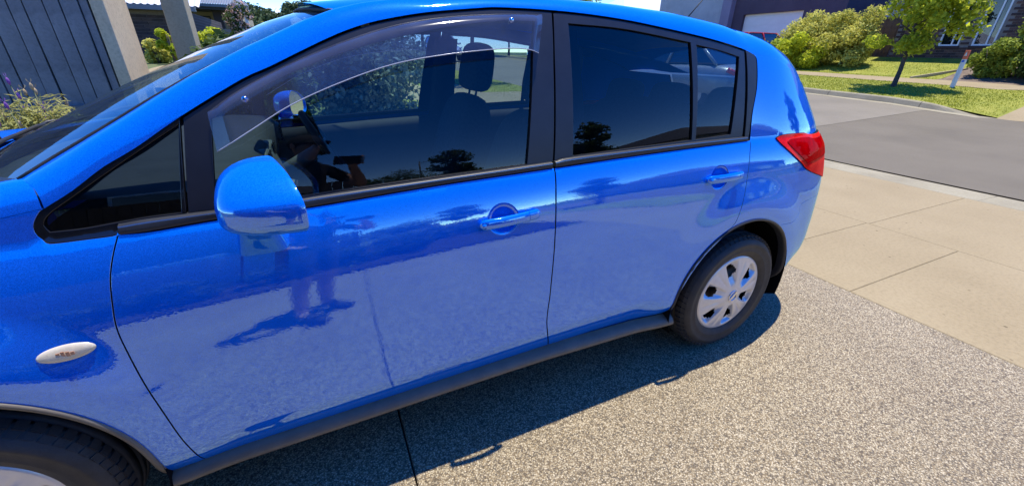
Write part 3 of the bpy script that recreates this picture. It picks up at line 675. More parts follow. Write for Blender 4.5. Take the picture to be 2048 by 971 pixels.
# rose bush and white post
rc = on(485, 45, 1, 16.2)
rose = thing('rose_bush', 'tall rose bush full of pale pink blooms beside the low grey wall', 'shrub', (rc[0], 16.2, T(rc[0], 16.2)))
cl = blobs((rc[0]-.05, 16.2, 2.05), (.38, .35, .75), 20, .12, .24, 1, 1, 51); leaf_cloud('foliage', cl, 2600, .04, 'leaf_dark', rose); leaf_cloud('bloom', cl, 800, .05, 'petal_pink', rose, shell=.95)['kind'] = 'stuff'
m = MB(); m.tube([(rc[0], 16.2, .9), (rc[0], 16.2, 2.0)], [.03, .02], 6); m.build('stem', 'twig', rose, True)
pq = on(490, 25, 1, 18.5)
m = MB(); m.box((pq[0]-.05, 18.45, 1.0), (pq[0]+.05, 18.55, float(pq[2]))); o = m.build('white_post', 'gutter_white', None); tag(o, 'slim white post standing behind the rose bush', 'post')
# far left skyline: houses and trees
def far_house(name, label, px, pytop, y, w_, wm, rm):
    q = on(px, pytop, 1, y); g = T(q[0], y); t = thing(name, label, 'house', (q[0], y, g)); rz_ = float(q[2]); h_ = rz_-.28*w_
    MB().box((q[0]-w_/2, y, g-.3), (q[0]+w_/2, y+w_, h_)).build('wall', wm, t)
    m = MB(); e = .06*w_; a, b, c = q[0]-w_/2-e, q[0]+w_/2+e, h_
    m.add([(a, y-e, c), (b, y-e, c), (b, y+w_+e, c), (a, y+w_+e, c), (q[0]-w_*.2, y+w_/2, rz_), (q[0]+w_*.2, y+w_/2, rz_)], [(0, 1, 5, 4), (1, 2, 5), (2, 3, 4, 5), (3, 0, 4), (0, 3, 2, 1)]); m.build('roof', rm, t)
    f = MB().box((q[0]-.18*w_, y-.06, h_-.30*w_), (q[0]+.10*w_, y-.01, h_-.10*w_)).build('window', 'fascia_dark', t)
    return t
far_house('far_house', 'distant house with a grey roof beyond the white post', 506, 38, 70, 3.0, 'gutter_white', 'roof_metal_grey')
far_house('far_house', 'distant house with a white roof between the far trees', 556, 23, 110, 3.6, 'gutter_white', 'roof_metal_pale')
far_house('far_house', 'distant pale cottage low among the far trees', 520, 33, 110, 4.0, 'gutter_white', 'roof_metal_pale')
def far_tree(label, px, pyt, y, R_, n, size, mat, seed, group='trees on the far skyline', base=None):
    q = on(px, pyt, 1, y); g = T(q[0], y) if base is None else base; top = float(q[2]); h = top-g
    t = thing('far_tree', label, 'tree', (q[0], y, g), group)
    cl = blobs((q[0], y, g+h*.62), (R_, R_, h*.40), 26, R_*.22, R_*.42, .8, 1, seed); leaf_cloud('crown', cl, n, size, mat, t, shell=.4)
    trunk((q[0], y, g), (q[0], y, g+h*.6), .16, .07, t, 5, R_*.7, seed=seed)
far_tree('broad dark tree on the skyline beyond the white post', 512, 17, 60, 3.0, 4500, .22, 'leaf_far', 61)
far_tree('wispy upright tree on the skyline above the windscreen', 592, 1, 62, 2.2, 3500, .2, 'leaf_far', 62)
far_tree('low tree on the skyline beside the white-roofed house', 575, 20, 58, 1.6, 2500, .2, 'leaf_far', 63)
far_tree('low tree on the skyline left of the white-roofed house', 538, 26, 64, 1.8, 2500, .2, 'leaf_far', 64)
shrub('garden_shrub', 'golden shrub in front of the distant houses', (on(540, 45, 1, 24)[0], 24, 0), (.9, .7, .62), 4000, .06, 'leaf_yellow', 65, 20, (.2, .4))
# ================================================================== THE BLUE HATCHBACK
HW = 0.8475                                  # half width; near flank is y = 0, far flank y = 1.695
AR, ZW = 0.386, 0.3106
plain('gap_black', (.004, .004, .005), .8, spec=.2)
def car_paint(name, base, flake=.35):
    m, nt, b = newmat(name)
    tc = N(nt, 'ShaderNodeTexCoord')
    v = N(nt, 'ShaderNodeTexVoronoi'); v.inputs['Scale'].default_value = 900
    nt.links.new(tc.outputs['Object'], v.inputs['Vector'])
    r = ramp(nt, [(0, tuple(c*.72 for c in base)), (1, tuple(min(1, c*1.3+.004) for c in base))])
    sp = N(nt, 'ShaderNodeSeparateColor'); nt.links.new(v.outputs['Color'], sp.inputs[0]); nt.links.new(sp.outputs[0], r.inputs[0])
    nt.links.new(r.outputs[0], b.inputs['Base Color'])
    b.inputs['Metallic'].default_value = flake; b.inputs['Roughness'].default_value = .45; b.inputs['Specular IOR Level'].default_value = .0
    gl = N(nt, 'ShaderNodeBsdfGlossy'); gl.inputs[0].default_value = (.60, 1.0, .92, 1)          # lacquer over the blue flake
    fr = N(nt, 'ShaderNodeFresnel'); geo = N(nt, 'ShaderNodeNewGeometry'); mf = N(nt, 'ShaderNodeMapRange'); mf.inputs[3].default_value = 2.95; mf.inputs[4].default_value = 1/2.95
    nt.links.new(geo.outputs['Backfacing'], mf.inputs[0]); nt.links.new(mf.outputs[0], fr.inputs[0]); mixs = N(nt, 'ShaderNodeMixShader')
    nt.links.new(fr.outputs[0], mixs.inputs[0]); nt.links.new(b.outputs[0], mixs.inputs[1]); nt.links.new(gl.outputs[0], mixs.inputs[2])
    nt.links.new(mixs.outputs[0], nt.nodes['Material Output'].inputs[0])
    # faint swirl / dust in the clear coat
    t = N(nt, 'ShaderNodeTexNoise'); t.inputs['Scale'].default_value = 5; t.inputs['Detail'].default_value = 9; t.inputs['Roughness'].default_value = .7
    nt.links.new(tc.outputs['Object'], t.inputs['Vector'])
    mr = N(nt, 'ShaderNodeMapRange'); mr.inputs[1].default_value = .35; mr.inputs[2].default_value = .75; mr.inputs[3].default_value = .01; mr.inputs[4].default_value = .06
    nt.links.new(t.outputs['Fac'], mr.inputs[0]); nt.links.new(mr.outputs[0], gl.inputs['Roughness'])
    # orange peel
    t2 = N(nt, 'ShaderNodeTexNoise'); t2.inputs['Scale'].default_value = 160; t2.inputs['Detail'].default_value = 1
    nt.links.new(tc.outputs['Object'], t2.inputs['Vector'])
    bu = N(nt, 'ShaderNodeBump'); bu.inputs['Strength'].default_value = .035; bu.inputs['Distance'].default_value = .002
    nt.links.new(t2.outputs['Fac'], bu.inputs['Height']); nt.links.new(bu.outputs[0], gl.inputs['Normal'])
    return m
car_paint('blue_paint', (.0, .132, .84), .08)

plain('trim_black', (.022, .024, .030), .42, spec=.45, bump=.05, bscale=900, var=.15, scale=30)
plain('frame_black', (.020, .022, .030), .36, spec=.5, var=.15, scale=18, bump=.04, bscale=1200)
plain('gloss_black', (.008, .008, .010), .12, spec=.5, coat=.6)
plain('sill_plastic', (.15, .125, .092), .42, spec=.5, var=.16, scale=14, bump=.06, bscale=700)
plain('chrome', (.75, .75, .76), .12, metal=1.0)
plain('rubber_black', (.014, .014, .014), .62, spec=.35, var=.3, scale=40)
plain('tyre_rubber', (.046, .041, .035), .58, spec=.4, var=.28, scale=22, bump=.15, bscale=300)
plain('hubcap_silver', (.70, .69, .67), .30, metal=.45, spec=.5, coat=.25, var=.06, scale=25)
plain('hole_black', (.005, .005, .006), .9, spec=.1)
plain('brake_steel', (.20, .18, .16), .5, metal=.7, var=.4, scale=30)
plain('cabin_dark', (.030, .031, .036), .75, spec=.25, var=.2, scale=12, bump=.05, bscale=500)
plain('cabin_fabric', (.034, .035, .040), .9, spec=.15, var=.3, scale=60, bump=.2, bscale=900)
plain('cabin_grey', (.075, .08, .085), .55, spec=.4, var=.15, scale=15)
plain('cabin_beige', (.36, .36, .34), .7, spec=.3, var=.1, scale=15)
plain('plate_white', (.75, .75, .74), .4)
plain('lamp_clear', (.66, .57, .42), .2, spec=.6, coat=1.0, var=.12, scale=60)
plain('lamp_amber', (.52, .25, .14), .3)
glassmat('window_clear', (.66, .82, .80), 1.56)
glassmat('window_tint', (.42, .50, .55), 1.56)
glassmat('screen_glass', (.66, .82, .78), 2.1)
glassmat('visor_smoke', (.52, .55, .76), 1.6, rough=.085, haze=.075)
def red_lens(name):
    m, nt, b = newmat(name)
    tc = N(nt, 'ShaderNodeTexCoord')
    mp = N(nt, 'ShaderNodeMapping'); mp.inputs['Scale'].default_value = (60, 60, 60); nt.links.new(tc.outputs['Object'], mp.inputs[0])
    v = N(nt, 'ShaderNodeTexVoronoi'); v.inputs['Scale'].default_value = 2.2; nt.links.new(mp.outputs[0], v.inputs['Vector'])
    n2 = N(nt, 'ShaderNodeTexNoise'); n2.inputs['Scale'].default_value = 9; n2.inputs['Detail'].default_value = 2; nt.links.new(tc.outputs['Object'], n2.inputs['Vector'])
    ad = N(nt, 'ShaderNodeMath', operation='MULTIPLY_ADD'); ad.inputs[1].default_value = .25; nt.links.new(v.outputs['Distance'], ad.inputs[0]); nt.links.new(n2.outputs['Fac'], ad.inputs[2])
    r = ramp(nt, [(.3, (.55, .002, .004)), (.55, (.85, .008, .008)), (.8, (1.0, .03, .018))]); nt.links.new(ad.outputs[0], r.inputs[0])
    nt.links.new(r.outputs[0], b.inputs['Base Color']); b.inputs['Roughness'].default_value = .3; b.inputs['Coat Weight'].default_value = .22; b.inputs['Coat IOR'].default_value = 1.4; b.inputs['Coat Roughness'].default_value = .01; b.inputs['Specular IOR Level'].default_value = .0
    b.inputs['Subsurface Weight'].default_value = .0
    return m
red_lens('lens_red')
plain('lens_red_bright', (.90, .045, .02), .25, spec=.5, coat=1.0)
plain('lens_red_deep', (.42, .0, .002), .25, spec=.0, coat=.06, var=.3, scale=30)

car = thing('parked_hatchback', 'bright blue five-door hatchback parked on the pebbled driveway', 'car', (-1.3, HW, 0))

def both(name, v, f, mat, parent=None, smooth=True, normals=None, label=None, mod=None, **k):
    """near part and its mirror twin on the far flank; parent is None (the car) or a (near, far) pair"""
    v = np.array(v, float)
    pa = parent or (car, car)
    a = obj(name, v, f, mat, pa[0], smooth, normals, label=label, **k)
    v2 = v.copy(); v2[:, 1] = 2*HW-v2[:, 1]
    n2 = None
    if normals is not None:
        n2 = np.array(normals, float).copy(); n2[:, 1] *= -1
    b = obj(name, v2, [tuple(reversed(q)) for q in f], mat, pa[1], smooth, n2, label=label, **k)
    if mod: mod(a); mod(b)
    return a, b

# ---- flank surface y = S(x, z)
_w = np.linspace(0, 1, 401)
_al = np.tan(np.radians(np.interp(_w, [0, .2, .5, .65, .75, .82, .9, .96, 1], [.5, .8, 2.4, 4.7, 7.2, 10.5, 16, 23, 32])))
_ci = np.concatenate([[0], np.cumsum((_al[1:]+_al[:-1])/2*np.diff(_w))])
BX = [-3.6, -2.6, -2.25, -1.94, -1.74, -1.39, -.99, -.58, -.03, .5, .9]
BZ = [.80, .945, .952, .960, .966, .984, .999, 1.013, 1.024, 1.022, 1.01]
def zbelt(x): return np.interp(x, BX, BZ)
def zcrease(x): return np.interp(x, [-2.3, -2.05, -1.5, -1.0, -.75, -.45], [.355, .366, .385, .402, .407, .403])
def sstep(t): t = np.clip(t, 0, 1); return t*t*(3-2*t)
def xend(z): return np.interp(z, [.2, .45, .75, .95, 1.05, 1.3, 1.45], [.86, .91, .91, .885, .83, .64, .50])
def S(x, z, flare=True):
    x = np.asarray(x, float); z = np.asarray(z, float)
    zb = zbelt(x); zc = zcrease(x); h = zb-zc; w = (z-zc)/h
    ylow = np.where(w >= 0, np.interp(np.clip(w, 0, 1), _w, _ci)*h, 0)
    d = np.clip(zc-z, 0, .17); ylow = ylow+np.where(w < 0, .12*d+2.3*d*d, 0)
    du = np.clip(z-zb, 0, None)
    led = .010*(1-sstep((x+.02)/.25))*(1-sstep((-2.28-x)/.2))
    y = ylow+np.where(z > zb, led*sstep(du/.012)+.165*du+.30*du*du, 0)
    y = y+.02*((x+.9)/1.3)**2*np.where(z > zb, 1, np.clip(w, 0, 1)**2)
    if flare:
        for cx in (0.0, -2.6):
            r = np.hypot(x-cx, z-ZW); t = sstep(1-(r-AR)/.19)*sstep((z-.23)/.15)
            y = np.where(r < AR+.19, y*(1-t)+np.minimum(y, -.012)*t, y)
    xe = xend(z); t = np.clip((x-(xe-.80))/.80, 0, .985)
    y = y+.46*(1-(1-t**2.5)**(1/2.5))
    t = np.clip((-2.72-x)/.76, 0, .985)
    y = y+.5*(1-(1-t**2.3)**(1/2.3))
    return y
def Sn(x, z):
    e = .004
    dx = (S(x+e, z)-S(x-e, z))/(2*e); dz = (S(x, z+e)-S(x, z-e))/(2*e)
    n = np.stack([dx, -np.ones_like(dx), dz], -1)
    return n/np.linalg.norm(n, axis=-1, keepdims=True)
def surf(px, py, off=0.0):
    y = .06
    for k in range(60):
        q = on(px, py, 1, y); y = .5*y+.5*(float(S(q[0], q[2]))+off)
    return on(px, py, 1, y)
def pxz(lst): return [surf(*q)[[0, 2]] for q in lst]

def offset_loop(L, d):
    L = np.array(L); n = len(L)
    t = np.roll(L, -1, 0)-np.roll(L, 1, 0); t /= np.linalg.norm(t, axis=1)[:, None]+1e-9
    nn = np.stack([-t[:, 1], t[:, 0]], 1)
    area = .5*np.sum(L[:, 0]*np.roll(L[:, 1], -1)-np.roll(L[:, 0], -1)*L[:, 1])
    if area < 0: nn = -nn
    return L+nn*d
def dedupe(L, eps=.0015):
    out = []
    for p in L:
        if not out or np.linalg.norm(p-out[-1]) > eps: out.append(p)
    while len(out) > 2 and np.linalg.norm(out[0]-out[-1]) <= eps: out.pop()
    return np.array(out)
def loop(edges, step=.014, raw=False):
    out = []
    for e in edges:
        P = np.array(e) if raw else np.array(pxz(e))
        out += list(catmull(P, step) if len(P) > 2 else lin(P, step))
    return dedupe(out)
def panel_mesh(outer, holes=(), sp=.02, off=0.0, inset=.002, flange=.014, bulge=None, lip=.0016, rows=None):
    outer = offset_loop(outer, inset)
    holes = [np.array(h) for h in holes]
    mn, mx = outer.min(0), outer.max(0)
    gx = np.arange(mn[0]+sp*.5, mx[0], sp); gz = list(np.arange(mn[1]+sp*.5, mx[1], sp))
    G = np.array([(a, b) for a in gx for b in gz])
    if rows is not None:
        G = np.vstack([G]+[np.stack([gx, rows(gx)+e], 1) for e in (-.003, .003)])
    if len(G):
        k = inside(G, outer)
        for h in holes: k &= ~inside(G, h)
        G = G[k]
        B = np.vstack([outer]+holes)
        if len(G):
            dm = np.min(np.hypot(G[:, None, 0]-B[None, :, 0], G[:, None, 1]-B[None, :, 1]), axis=1); G = G[dm > sp*.42]
    loops = [outer]+holes; V = []; E = []
    for L in loops:
        n0 = len(V); V += [Vector((float(a), float(b))) for a, b in L]; E += [(n0+i, n0+(i+1) % len(L)) for i in range(len(L))]
    nb = len(V)
    V += [Vector((float(a), float(b))) for a, b in G]
    ov, oe, of, *_ = delaunay_2d_cdt(V, E, [], 0, 1e-6)
    P = np.array([(a.x, a.y) for a in ov]); F = np.array([f for f in of if len(f) == 3])
    cen = P[F].mean(1); k = inside(cen, outer)
    for h in holes: k &= ~inside(cen, h)
    F = F[k]
    # orient: seen from -y means (x, z) counter-clockwise
    a = P[F]; ar = (a[:, 1, 0]-a[:, 0, 0])*(a[:, 2, 1]-a[:, 0, 1])-(a[:, 2, 0]-a[:, 0, 0])*(a[:, 1, 1]-a[:, 0, 1])
    F[ar < 0] = F[ar < 0][:, ::-1]
    yy = S(P[:, 0], P[:, 1])+off
    nn = Sn(P[:, 0], P[:, 1])
    if bulge is not None:
        yy = yy+bulge(P[:, 0], P[:, 1])
    verts = [tuple(q) for q in np.stack([P[:, 0], yy, P[:, 1]], 1)]; norms = [tuple(q) for q in nn]; faces = [tuple(f) for f in F]
    if flange:
        for li, L in enumerate(loops):
            sgn = -1 if li == 0 else 1
            L = np.array(L); O1 = offset_loop(L, sgn*lip)
            y0 = S(L[:, 0], L[:, 1])+off; n0 = Sn(L[:, 0], L[:, 1])
            if bulge is not None: y0 = y0+bulge(L[:, 0], L[:, 1])
            side = np.stack([O1[:, 0]-L[:, 0], np.zeros(len(L)), O1[:, 1]-L[:, 1]], 1); side /= np.linalg.norm(side, axis=1)[:, None]+1e-9
            r0 = np.stack([L[:, 0], y0, L[:, 1]], 1)
            m1 = L+(O1-L)*.7
            r1 = np.stack([m1[:, 0], y0+lip*.35, m1[:, 1]], 1)
            r2 = np.stack([O1[:, 0], y0+lip*1.4, O1[:, 1]], 1)
            r3 = np.stack([O1[:, 0], y0+flange, O1[:, 1]], 1)
            nA = n0; nB = n0+side; nB /= np.linalg.norm(nB, axis=1)[:, None]
            b0 = len(verts); n = len(L)
            for R_, Nn in ((r0, nA), (r1, nB), (r2, side), (r3, side)):
                verts += [tuple(q) for q in R_]; norms += [tuple(q) for q in Nn]
            area = .5*np.sum(L[:, 0]*np.roll(L[:, 1], -1)-np.roll(L[:, 0], -1)*L[:, 1])
            for q in range(3):
                for i in range(n):
                    a_, b_ = b0+q*n+i, b0+q*n+(i+1) % n; c_, d_ = b_+n, a_+n
                    fc = (a_, d_, c_, b_)
                    if (area < 0) != (li > 0): fc = fc[::-1]
                    faces.append(fc)
    return verts, faces, norms, (len(F), [len(L) for L in loops] if flange else [])
def panel(name, outer, mat, holes=(), parent=None, **k):
    lab = k.pop('label', None)
    v, f, n, (nf, ls) = panel_mesh(outer, holes, **k)
    mi = [0]*nf
    for L in ls: mi += [0]*L+[1]*(2*L)             # return flange coloured black to stand in for shade in the shut line
    return both(name, v, f, mat, parent, True, n, label=lab, mats=[mat, 'gap_black'], midx=mi)

# ---- outlines read from the photograph, laid on the flank
SHUT_F = [(237, 466), (224.5, 515), (220, 560), (224.3, 611), (232.8, 657), (254, 704), (288, 767), (321.6, 818), (359.7, 873), (389.3, 905), (423, 917.6)]
SILL_D = [(423, 917.6), (620, 854), (800, 796), (1000, 730.6), (1094, 700)]
SHUT_B = [(1094, 700), (1094.5, 657), (1100.7, 585), (1108.4, 503), (1112, 400), (1108, 335)]
BELT_F = [(1106, 335), (874, 370), (617, 413.5), (442, 437), (300, 462), (237, 466)]
SILL_R = [(1094, 700), (1220, 662), (1300, 640), (1340, 627)]
SHUT_R = [(1340, 627), (1346.4, 611.6), (1371, 565), (1405, 516), (1433, 486), (1463.8, 454), (1476, 435.5), (1492, 376), (1497.6, 339), (1500, 309), (1500, 280)]
BELT_R = [(1500, 280), (1296, 307), (1108, 335)]
LTOP = [(88.5, 416.5), (144, 381.5), (206, 334), (272, 294.6), (360, 233.4), (481, 159.5), (539, 133), (606, 99.7), (660, 74), (705, 56), (757, 41), (850, 25), (957, 16), (1000, 14.7), (1077, 18.5), (1154.5, 25.5), (1231.7, 36.3), (1300, 49.4), (1414, 75.6), (1481, 96), (1503, 107)]
TRIM_UP = [(165, 462), (237, 447), (300, 436), (373, 427), (442, 418.6), (608, 395), (792, 368), (1105, 323), (1145, 313.6), (1305, 294), (1495, 272.5)]

def ellipse(px, py, rx, rz, n=28):
    c = surf(px, py); return np.array([(c[0]+rx*math.cos(2*math.pi*i/n), c[2]+rz*math.sin(2*math.pi*i/n)) for i in range(n)]), c
hF, cF = ellipse(1007, 438, .055, .052); hR, cR = ellipse(1440, 355, .053, .050)

doorF = panel('front_door', loop([SHUT_F, SILL_D, SHUT_B, BELT_F]), 'blue_paint', [hF], rows=zcrease, sp=.017, inset=.0032)
doorR = panel('rear_door', loop([SHUT_B, BELT_R[::-1], SHUT_R[::-1], SILL_R[::-1]]), 'blue_paint', [hR], rows=zcrease, sp=.017, inset=.0032)

# handles: scooped cup and a bar with a lock end
def handle(door, hole, c, pa, pb, psplit):
    cup = []; 
    for k, (s, d) in enumerate([(1.0, .0), (.96, .004), (.82, .012), (.6, .018), (.3, .021), (.02, .022)]):
        ring = []
        for q in hole:
            x, z = c[0]+(q[0]-c[0])*s, c[2]+(q[1]-c[2])*s
            ring.append((x, float(S(q[0], q[1]))*(s)+float(S(c[0], c[2]))*(1-s)+d, z))
        cup.append(ring)
    mb = MB(); mb.grid(cup, closed_v=True, flip=True)
    both('handle_cup', mb.v, mb.f, 'blue_paint', door)
    A, B, C_ = surf(*pa), surf(*pb), surf(*psplit)
    def bar(P, Q, t0, t1, name, capA, capB):
        m = MB(); ax = Q-P; L = np.linalg.norm(ax); ax = ax/L; out = np.array([0, -1.0, .12]); up = np.cross(ax, out); up /= np.linalg.norm(up)
        if up[2] < 0: up = -up
        rings = []
        ts = [0, .02, .06, .12, .3, .5, .7, .88, .94, .98, 1]
        for t in ts:
            e = 1.0
            if capA: e = min(e, math.sqrt(max(0.02, 1-(1-min(1, t/.1))**2)))
            if capB: e = min(e, math.sqrt(max(0.02, 1-(1-min(1, (1-t)/.35))**2)))
            g = t0+(t1-t0)*t
            cen = P+ax*L*t+out*(.010+.013*math.sin(math.pi*min(1, max(0, g)))**.8)
            rings.append([cen+up*(.0165*e*math.copysign(abs(math.sin(a))**.75, math.sin(a)))+out*(.010*e*math.copysign(abs(math.cos(a))**.8, math.cos(a))) for a in np.linspace(0, 2*math.pi, 16, endpoint=False)])
        m.grid(rings, closed_v=True)
        m.add(rings[0], [tuple(range(16))]); m.add(rings[-1], [tuple(range(16))[::-1]])
        return both(name, m.v, m.f, 'blue_paint', door)
    bar(A, C_, 0, .8, 'door_handle', True, False)
    bar(C_+(B-C_)*.03, B, .8, 1.0, 'handle_end', False, True)
    # feet that carry the bar
    m = MB()
    for T in (A+(B-A)*.06, A+(B-A)*.88):
        m.tube([T+np.array([0, .012, 0]), T+np.array([0, -.024, 0])], .009, 8)
    both('handle_foot', m.v, m.f, 'blue_paint', door)
handle(doorF, hF, cF, (957, 450), (1077, 424), (1052, 429))
handle(doorR, hR, cR, (1411, 360), (1481, 348.5), (1468, 350.6))

# ---- front fender
def arc(cx, a0, a1, r=AR, n=40): return [(cx+r*math.cos(rad(a)), ZW+r*math.sin(rad(a))) for a in np.linspace(a0, a1, n)]
corner = surf(342, 951)[[0, 2]]
a_c = math.degrees(math.atan2(corner[1]-ZW, corner[0]+2.6))
Lbase = surf(88.5, 416.5)[[0, 2]]
tri_out = [(88.5, 416.5), (80, 423), (70, 440), (67, 453.5), (70, 464), (76, 472), (92.6, 484.4), (113, 486), (170, 479), (224, 472), (237, 468)]
fz = lambda x: np.interp(x, [-3.45, -3.2, -2.9, -2.5, -2.245], [.74, .82, .905, .985, Lbase[1]])
front_top = [(x, float(fz(x))) for x in np.linspace(Lbase[0]-.004, -3.30, 40)]
front_edge = [(-3.30, z) for z in np.linspace(float(fz(-3.30)), .60, 12)]+[(x, .60-(.04*(x+3.30))) for x in np.linspace(-3.28, -2.6+AR*math.cos(rad(135)), 12)]
fl = np.vstack([loop([tri_out]), loop([SHUT_F]), loop([[(423, 917.6), (345, 952)]]), np.array(arc(-2.6, a_c, 130, n=44)), np.array(front_edge[::-1]), np.array(front_top[::-1])])
ind_c = surf(134, 704)
ind_hole = np.array([(ind_c[0]+.049*math.cos(t), ind_c[2]+.0185*math.sin(t)+.0*math.cos(t)) for t in np.linspace(0, 2*math.pi, 30, endpoint=False)])
fender = panel('front_fender', dedupe(fl), 'blue_paint', [ind_hole], sp=.02)
# side repeater lamp
mb = MB(); rings = []
for s, d in [(1.02, .004), (1.0, -.001), (.9, -.0035), (.65, -.0055), (.3, -.0065), (.01, -.007)]:
    rings.append([(ind_c[0]+(q[0]-ind_c[0])*s, float(S(*q))*s+float(S(ind_c[0], ind_c[2]))*(1-s)+d, ind_c[2]+(q[1]-ind_c[2])*s) for q in ind_hole])
mb.grid(rings, closed_v=True)
rep = both('side_repeater', mb.v, mb.f, 'lamp_clear', fender, label='small oval clear side indicator')
mb = MB(); cy0 = float(S(ind_c[0], ind_c[2]))
for k in range(4):
    x = ind_c[0]-.012+.008*k; mb.box((x-.003, cy0-.0080, ind_c[2]-.010+.002*k), (x+.003, cy0-.0066, ind_c[2]+.008-.002*abs(k-1)))
both('amber_bulb', mb.v, mb.f, 'lamp_amber', rep, smooth=False)

# ---- triangle window and black surround
tri_hole_px = [(99, 466), (165, 459), (237, 446), (300, 435), (364, 427), (358, 247), (300, 285), (206, 349), (144, 393), (104, 421), (88, 437), (86, 452)]
tri_loop = np.vstack([loop([[(88.5, 416.5), (144, 381.5), (206, 334), (272, 294.6), (358, 235)]]), loop([[(358, 235), (372, 427)]]), loop([[(372, 427), (300, 438), (239, 448), (237, 467)]]), loop([tri_out[::-1]])])
tri_hole = loop([tri_hole_px[:5], tri_hole_px[4:6], tri_hole_px[5:9], tri_hole_px[8:]+tri_hole_px[:1]])
tri_hole = loop([tri_hole_px[0:5], [tri_hole_px[4], tri_hole_px[5]], tri_hole_px[5:10], tri_hole_px[9:12]+tri_hole_px[0:1]])
trim = panel('corner_window_surround', dedupe(tri_loop), 'gloss_black', [tri_hole], off=.001, inset=.001)
panel('corner_window', offset_loop(tri_hole, -.004), 'window_tint', parent=trim, off=.006, inset=0, flange=0)

# ---- front door frame and glass
LT_xz = np.array(pxz(LTOP))
def ltop_between(x0, x1):
    C = catmull(LT_xz, .012); C = C[(C[:, 0] >= x0) & (C[:, 0] <= x1)]; return C
pB0 = surf(1103.5, 24)[[0, 2]]; pA0 = surf(376, 226)[[0, 2]]
gF = [(420, 240), (481, 196), (600, 137), (700, 100), (800, 73), (900, 53), (1000, 41), (1071, 42)]
glassF = loop([gF, [(1071, 42), (1068, 106), (1056, 328)], [(1056, 330), (792, 366), (608, 394), (430, 418)], [(430, 418), (420, 240)]])
frF = np.vstack([ltop_between(pA0[0], pB0[0])-[0, .006], loop([[(1104.5, 26), (1107.5, 86.5), (1108.5, 148), (1107, 323)]]), loop([[(1107, 323), (792, 366.5), (608, 394.5), (442, 418), (376, 427)]]), loop([[(376, 427), (366, 236)]])])
frame = panel('front_window_frame', dedupe(frF), 'frame_black', [glassF], parent=doorF, off=.003, inset=.0015, sp=.025)
panel('front_window', offset_loop(glassF, -.006), 'window_clear', parent=doorF, off=.013, inset=0, flange=0, sp=.03)
# ---- rear door frame and glasses
pC1 = surf(1490, 100)[[0, 2]]; pB1 = surf(1110, 25)[[0, 2]]
gR = loop([[(1137, 46), (1253, 58), (1383, 84.5)], [(1383, 84.5), (1385, 281)], [(1385, 281), (1260, 298), (1146, 313.6)], [(1146, 313.6), (1137, 46)]])
gQ = loop([[(1394, 89), (1440, 100), (1480, 113.5)], [(1480, 113.5), (1474, 190), (1463, 270)], [(1463, 270), (1392, 280.5)], [(1392, 280.5), (1394, 89)]])
frR = np.vstack([ltop_between(pB1[0], pC1[0])-[0, .006], loop([[(1490, 102), (1492, 180), (1486, 273)]]), loop([[(1486, 274), (1305, 294), (1145, 314), (1110, 321)]]), loop([[(1110, 321), (1111.5, 148), (1110, 86), (1108, 26)]])])
frameR = panel('rear_window_frame', dedupe(frR), 'frame_black', [gR, gQ], parent=doorR, off=.003, inset=.0015, sp=.025)
panel('rear_window', offset_loop(gR, -.006), 'window_tint', parent=doorR, off=.011, inset=0, flange=0, sp=.03)
panel('rear_vent_window', offset_loop(gQ, -.006), 'window_tint', parent=doorR, off=.011, inset=0, flange=0, sp=.03)
capl = loop([[(1492, 101), (1503, 107), (1511, 116), (1513, 135), (1512, 176), (1503, 228), (1497, 274)], [(1497, 274), (1489, 274)], [(1489, 274), (1495, 180), (1492, 101)]])
panel('pillar_cover', capl, 'trim_black', off=-.001, inset=.001)
# ---- belt mouldings (rounded black strip on each door, with a light upper lip)
def strip(lo, up, name, door):
    a = catmull(np.array([surf(*q) for q in lo]), n=14); b = catmull(np.array([surf(*q) for q in up]), n=14)
    n = 60; ia = np.linspace(0, len(a)-1, n); 
    A = np.stack([np.interp(ia, range(len(a)), a[:, k]) for k in range(3)], 1)
    ib = np.linspace(0, len(b)-1, n); B = np.stack([np.interp(ib, range(len(b)), b[:, k]) for k in range(3)], 1)
    P = []
    for i in range(n):
        p, q = A[i], B[i]
        q = np.array([p[0], q[1], np.interp(p[0], B[:, 0], B[:, 2])]); q[1] = float(S(q[0], q[2]))
        row = []
        for t, d in [(0, .012), (0, -.002), (.12, -.0055), (.4, -.008), (.7, -.0085), (.84, -.009), (.93, -.006), (1.0, .0), (1.02, .012)]:
            z = p[2]+(q[2]-p[2])*t; yb = p[1]+(q[1]-p[1])*min(t, 1.0)
            row.append((p[0], min(yb, p[1]+(q[1]-p[1])*t)+d, z))
        P.append(row)
    m = MB(); m.grid(P); 
    o = both(name, m.v, m.f, 'trim_black', door)
    for e in o: e.data.materials.append(MATS['chrome_dull'])
    for e in o:
        e.data.polygons.foreach_set('material_index', [1 if (k % 8) == 4 else 0 for k in range(len(e.data.polygons))])
    return o
plain('chrome_dull', (.30, .30, .31), .22, metal=.9)
strip([(241, 468.5), (300, 461), (442, 437), (617, 413.5), (874, 370), (1104, 335.5)], [(243, 446.5), (300, 436.5), (442, 418.6), (608, 395), (792, 368), (1105, 323)], 'belt_moulding', doorF)
strip([(1110, 334.5), (1200, 321), (1296, 307), (1400, 293), (1494, 281)], [(1110, 322), (1145, 314), (1305, 294), (1400, 282.5), (1495, 273)], 'belt_moulding', doorR)
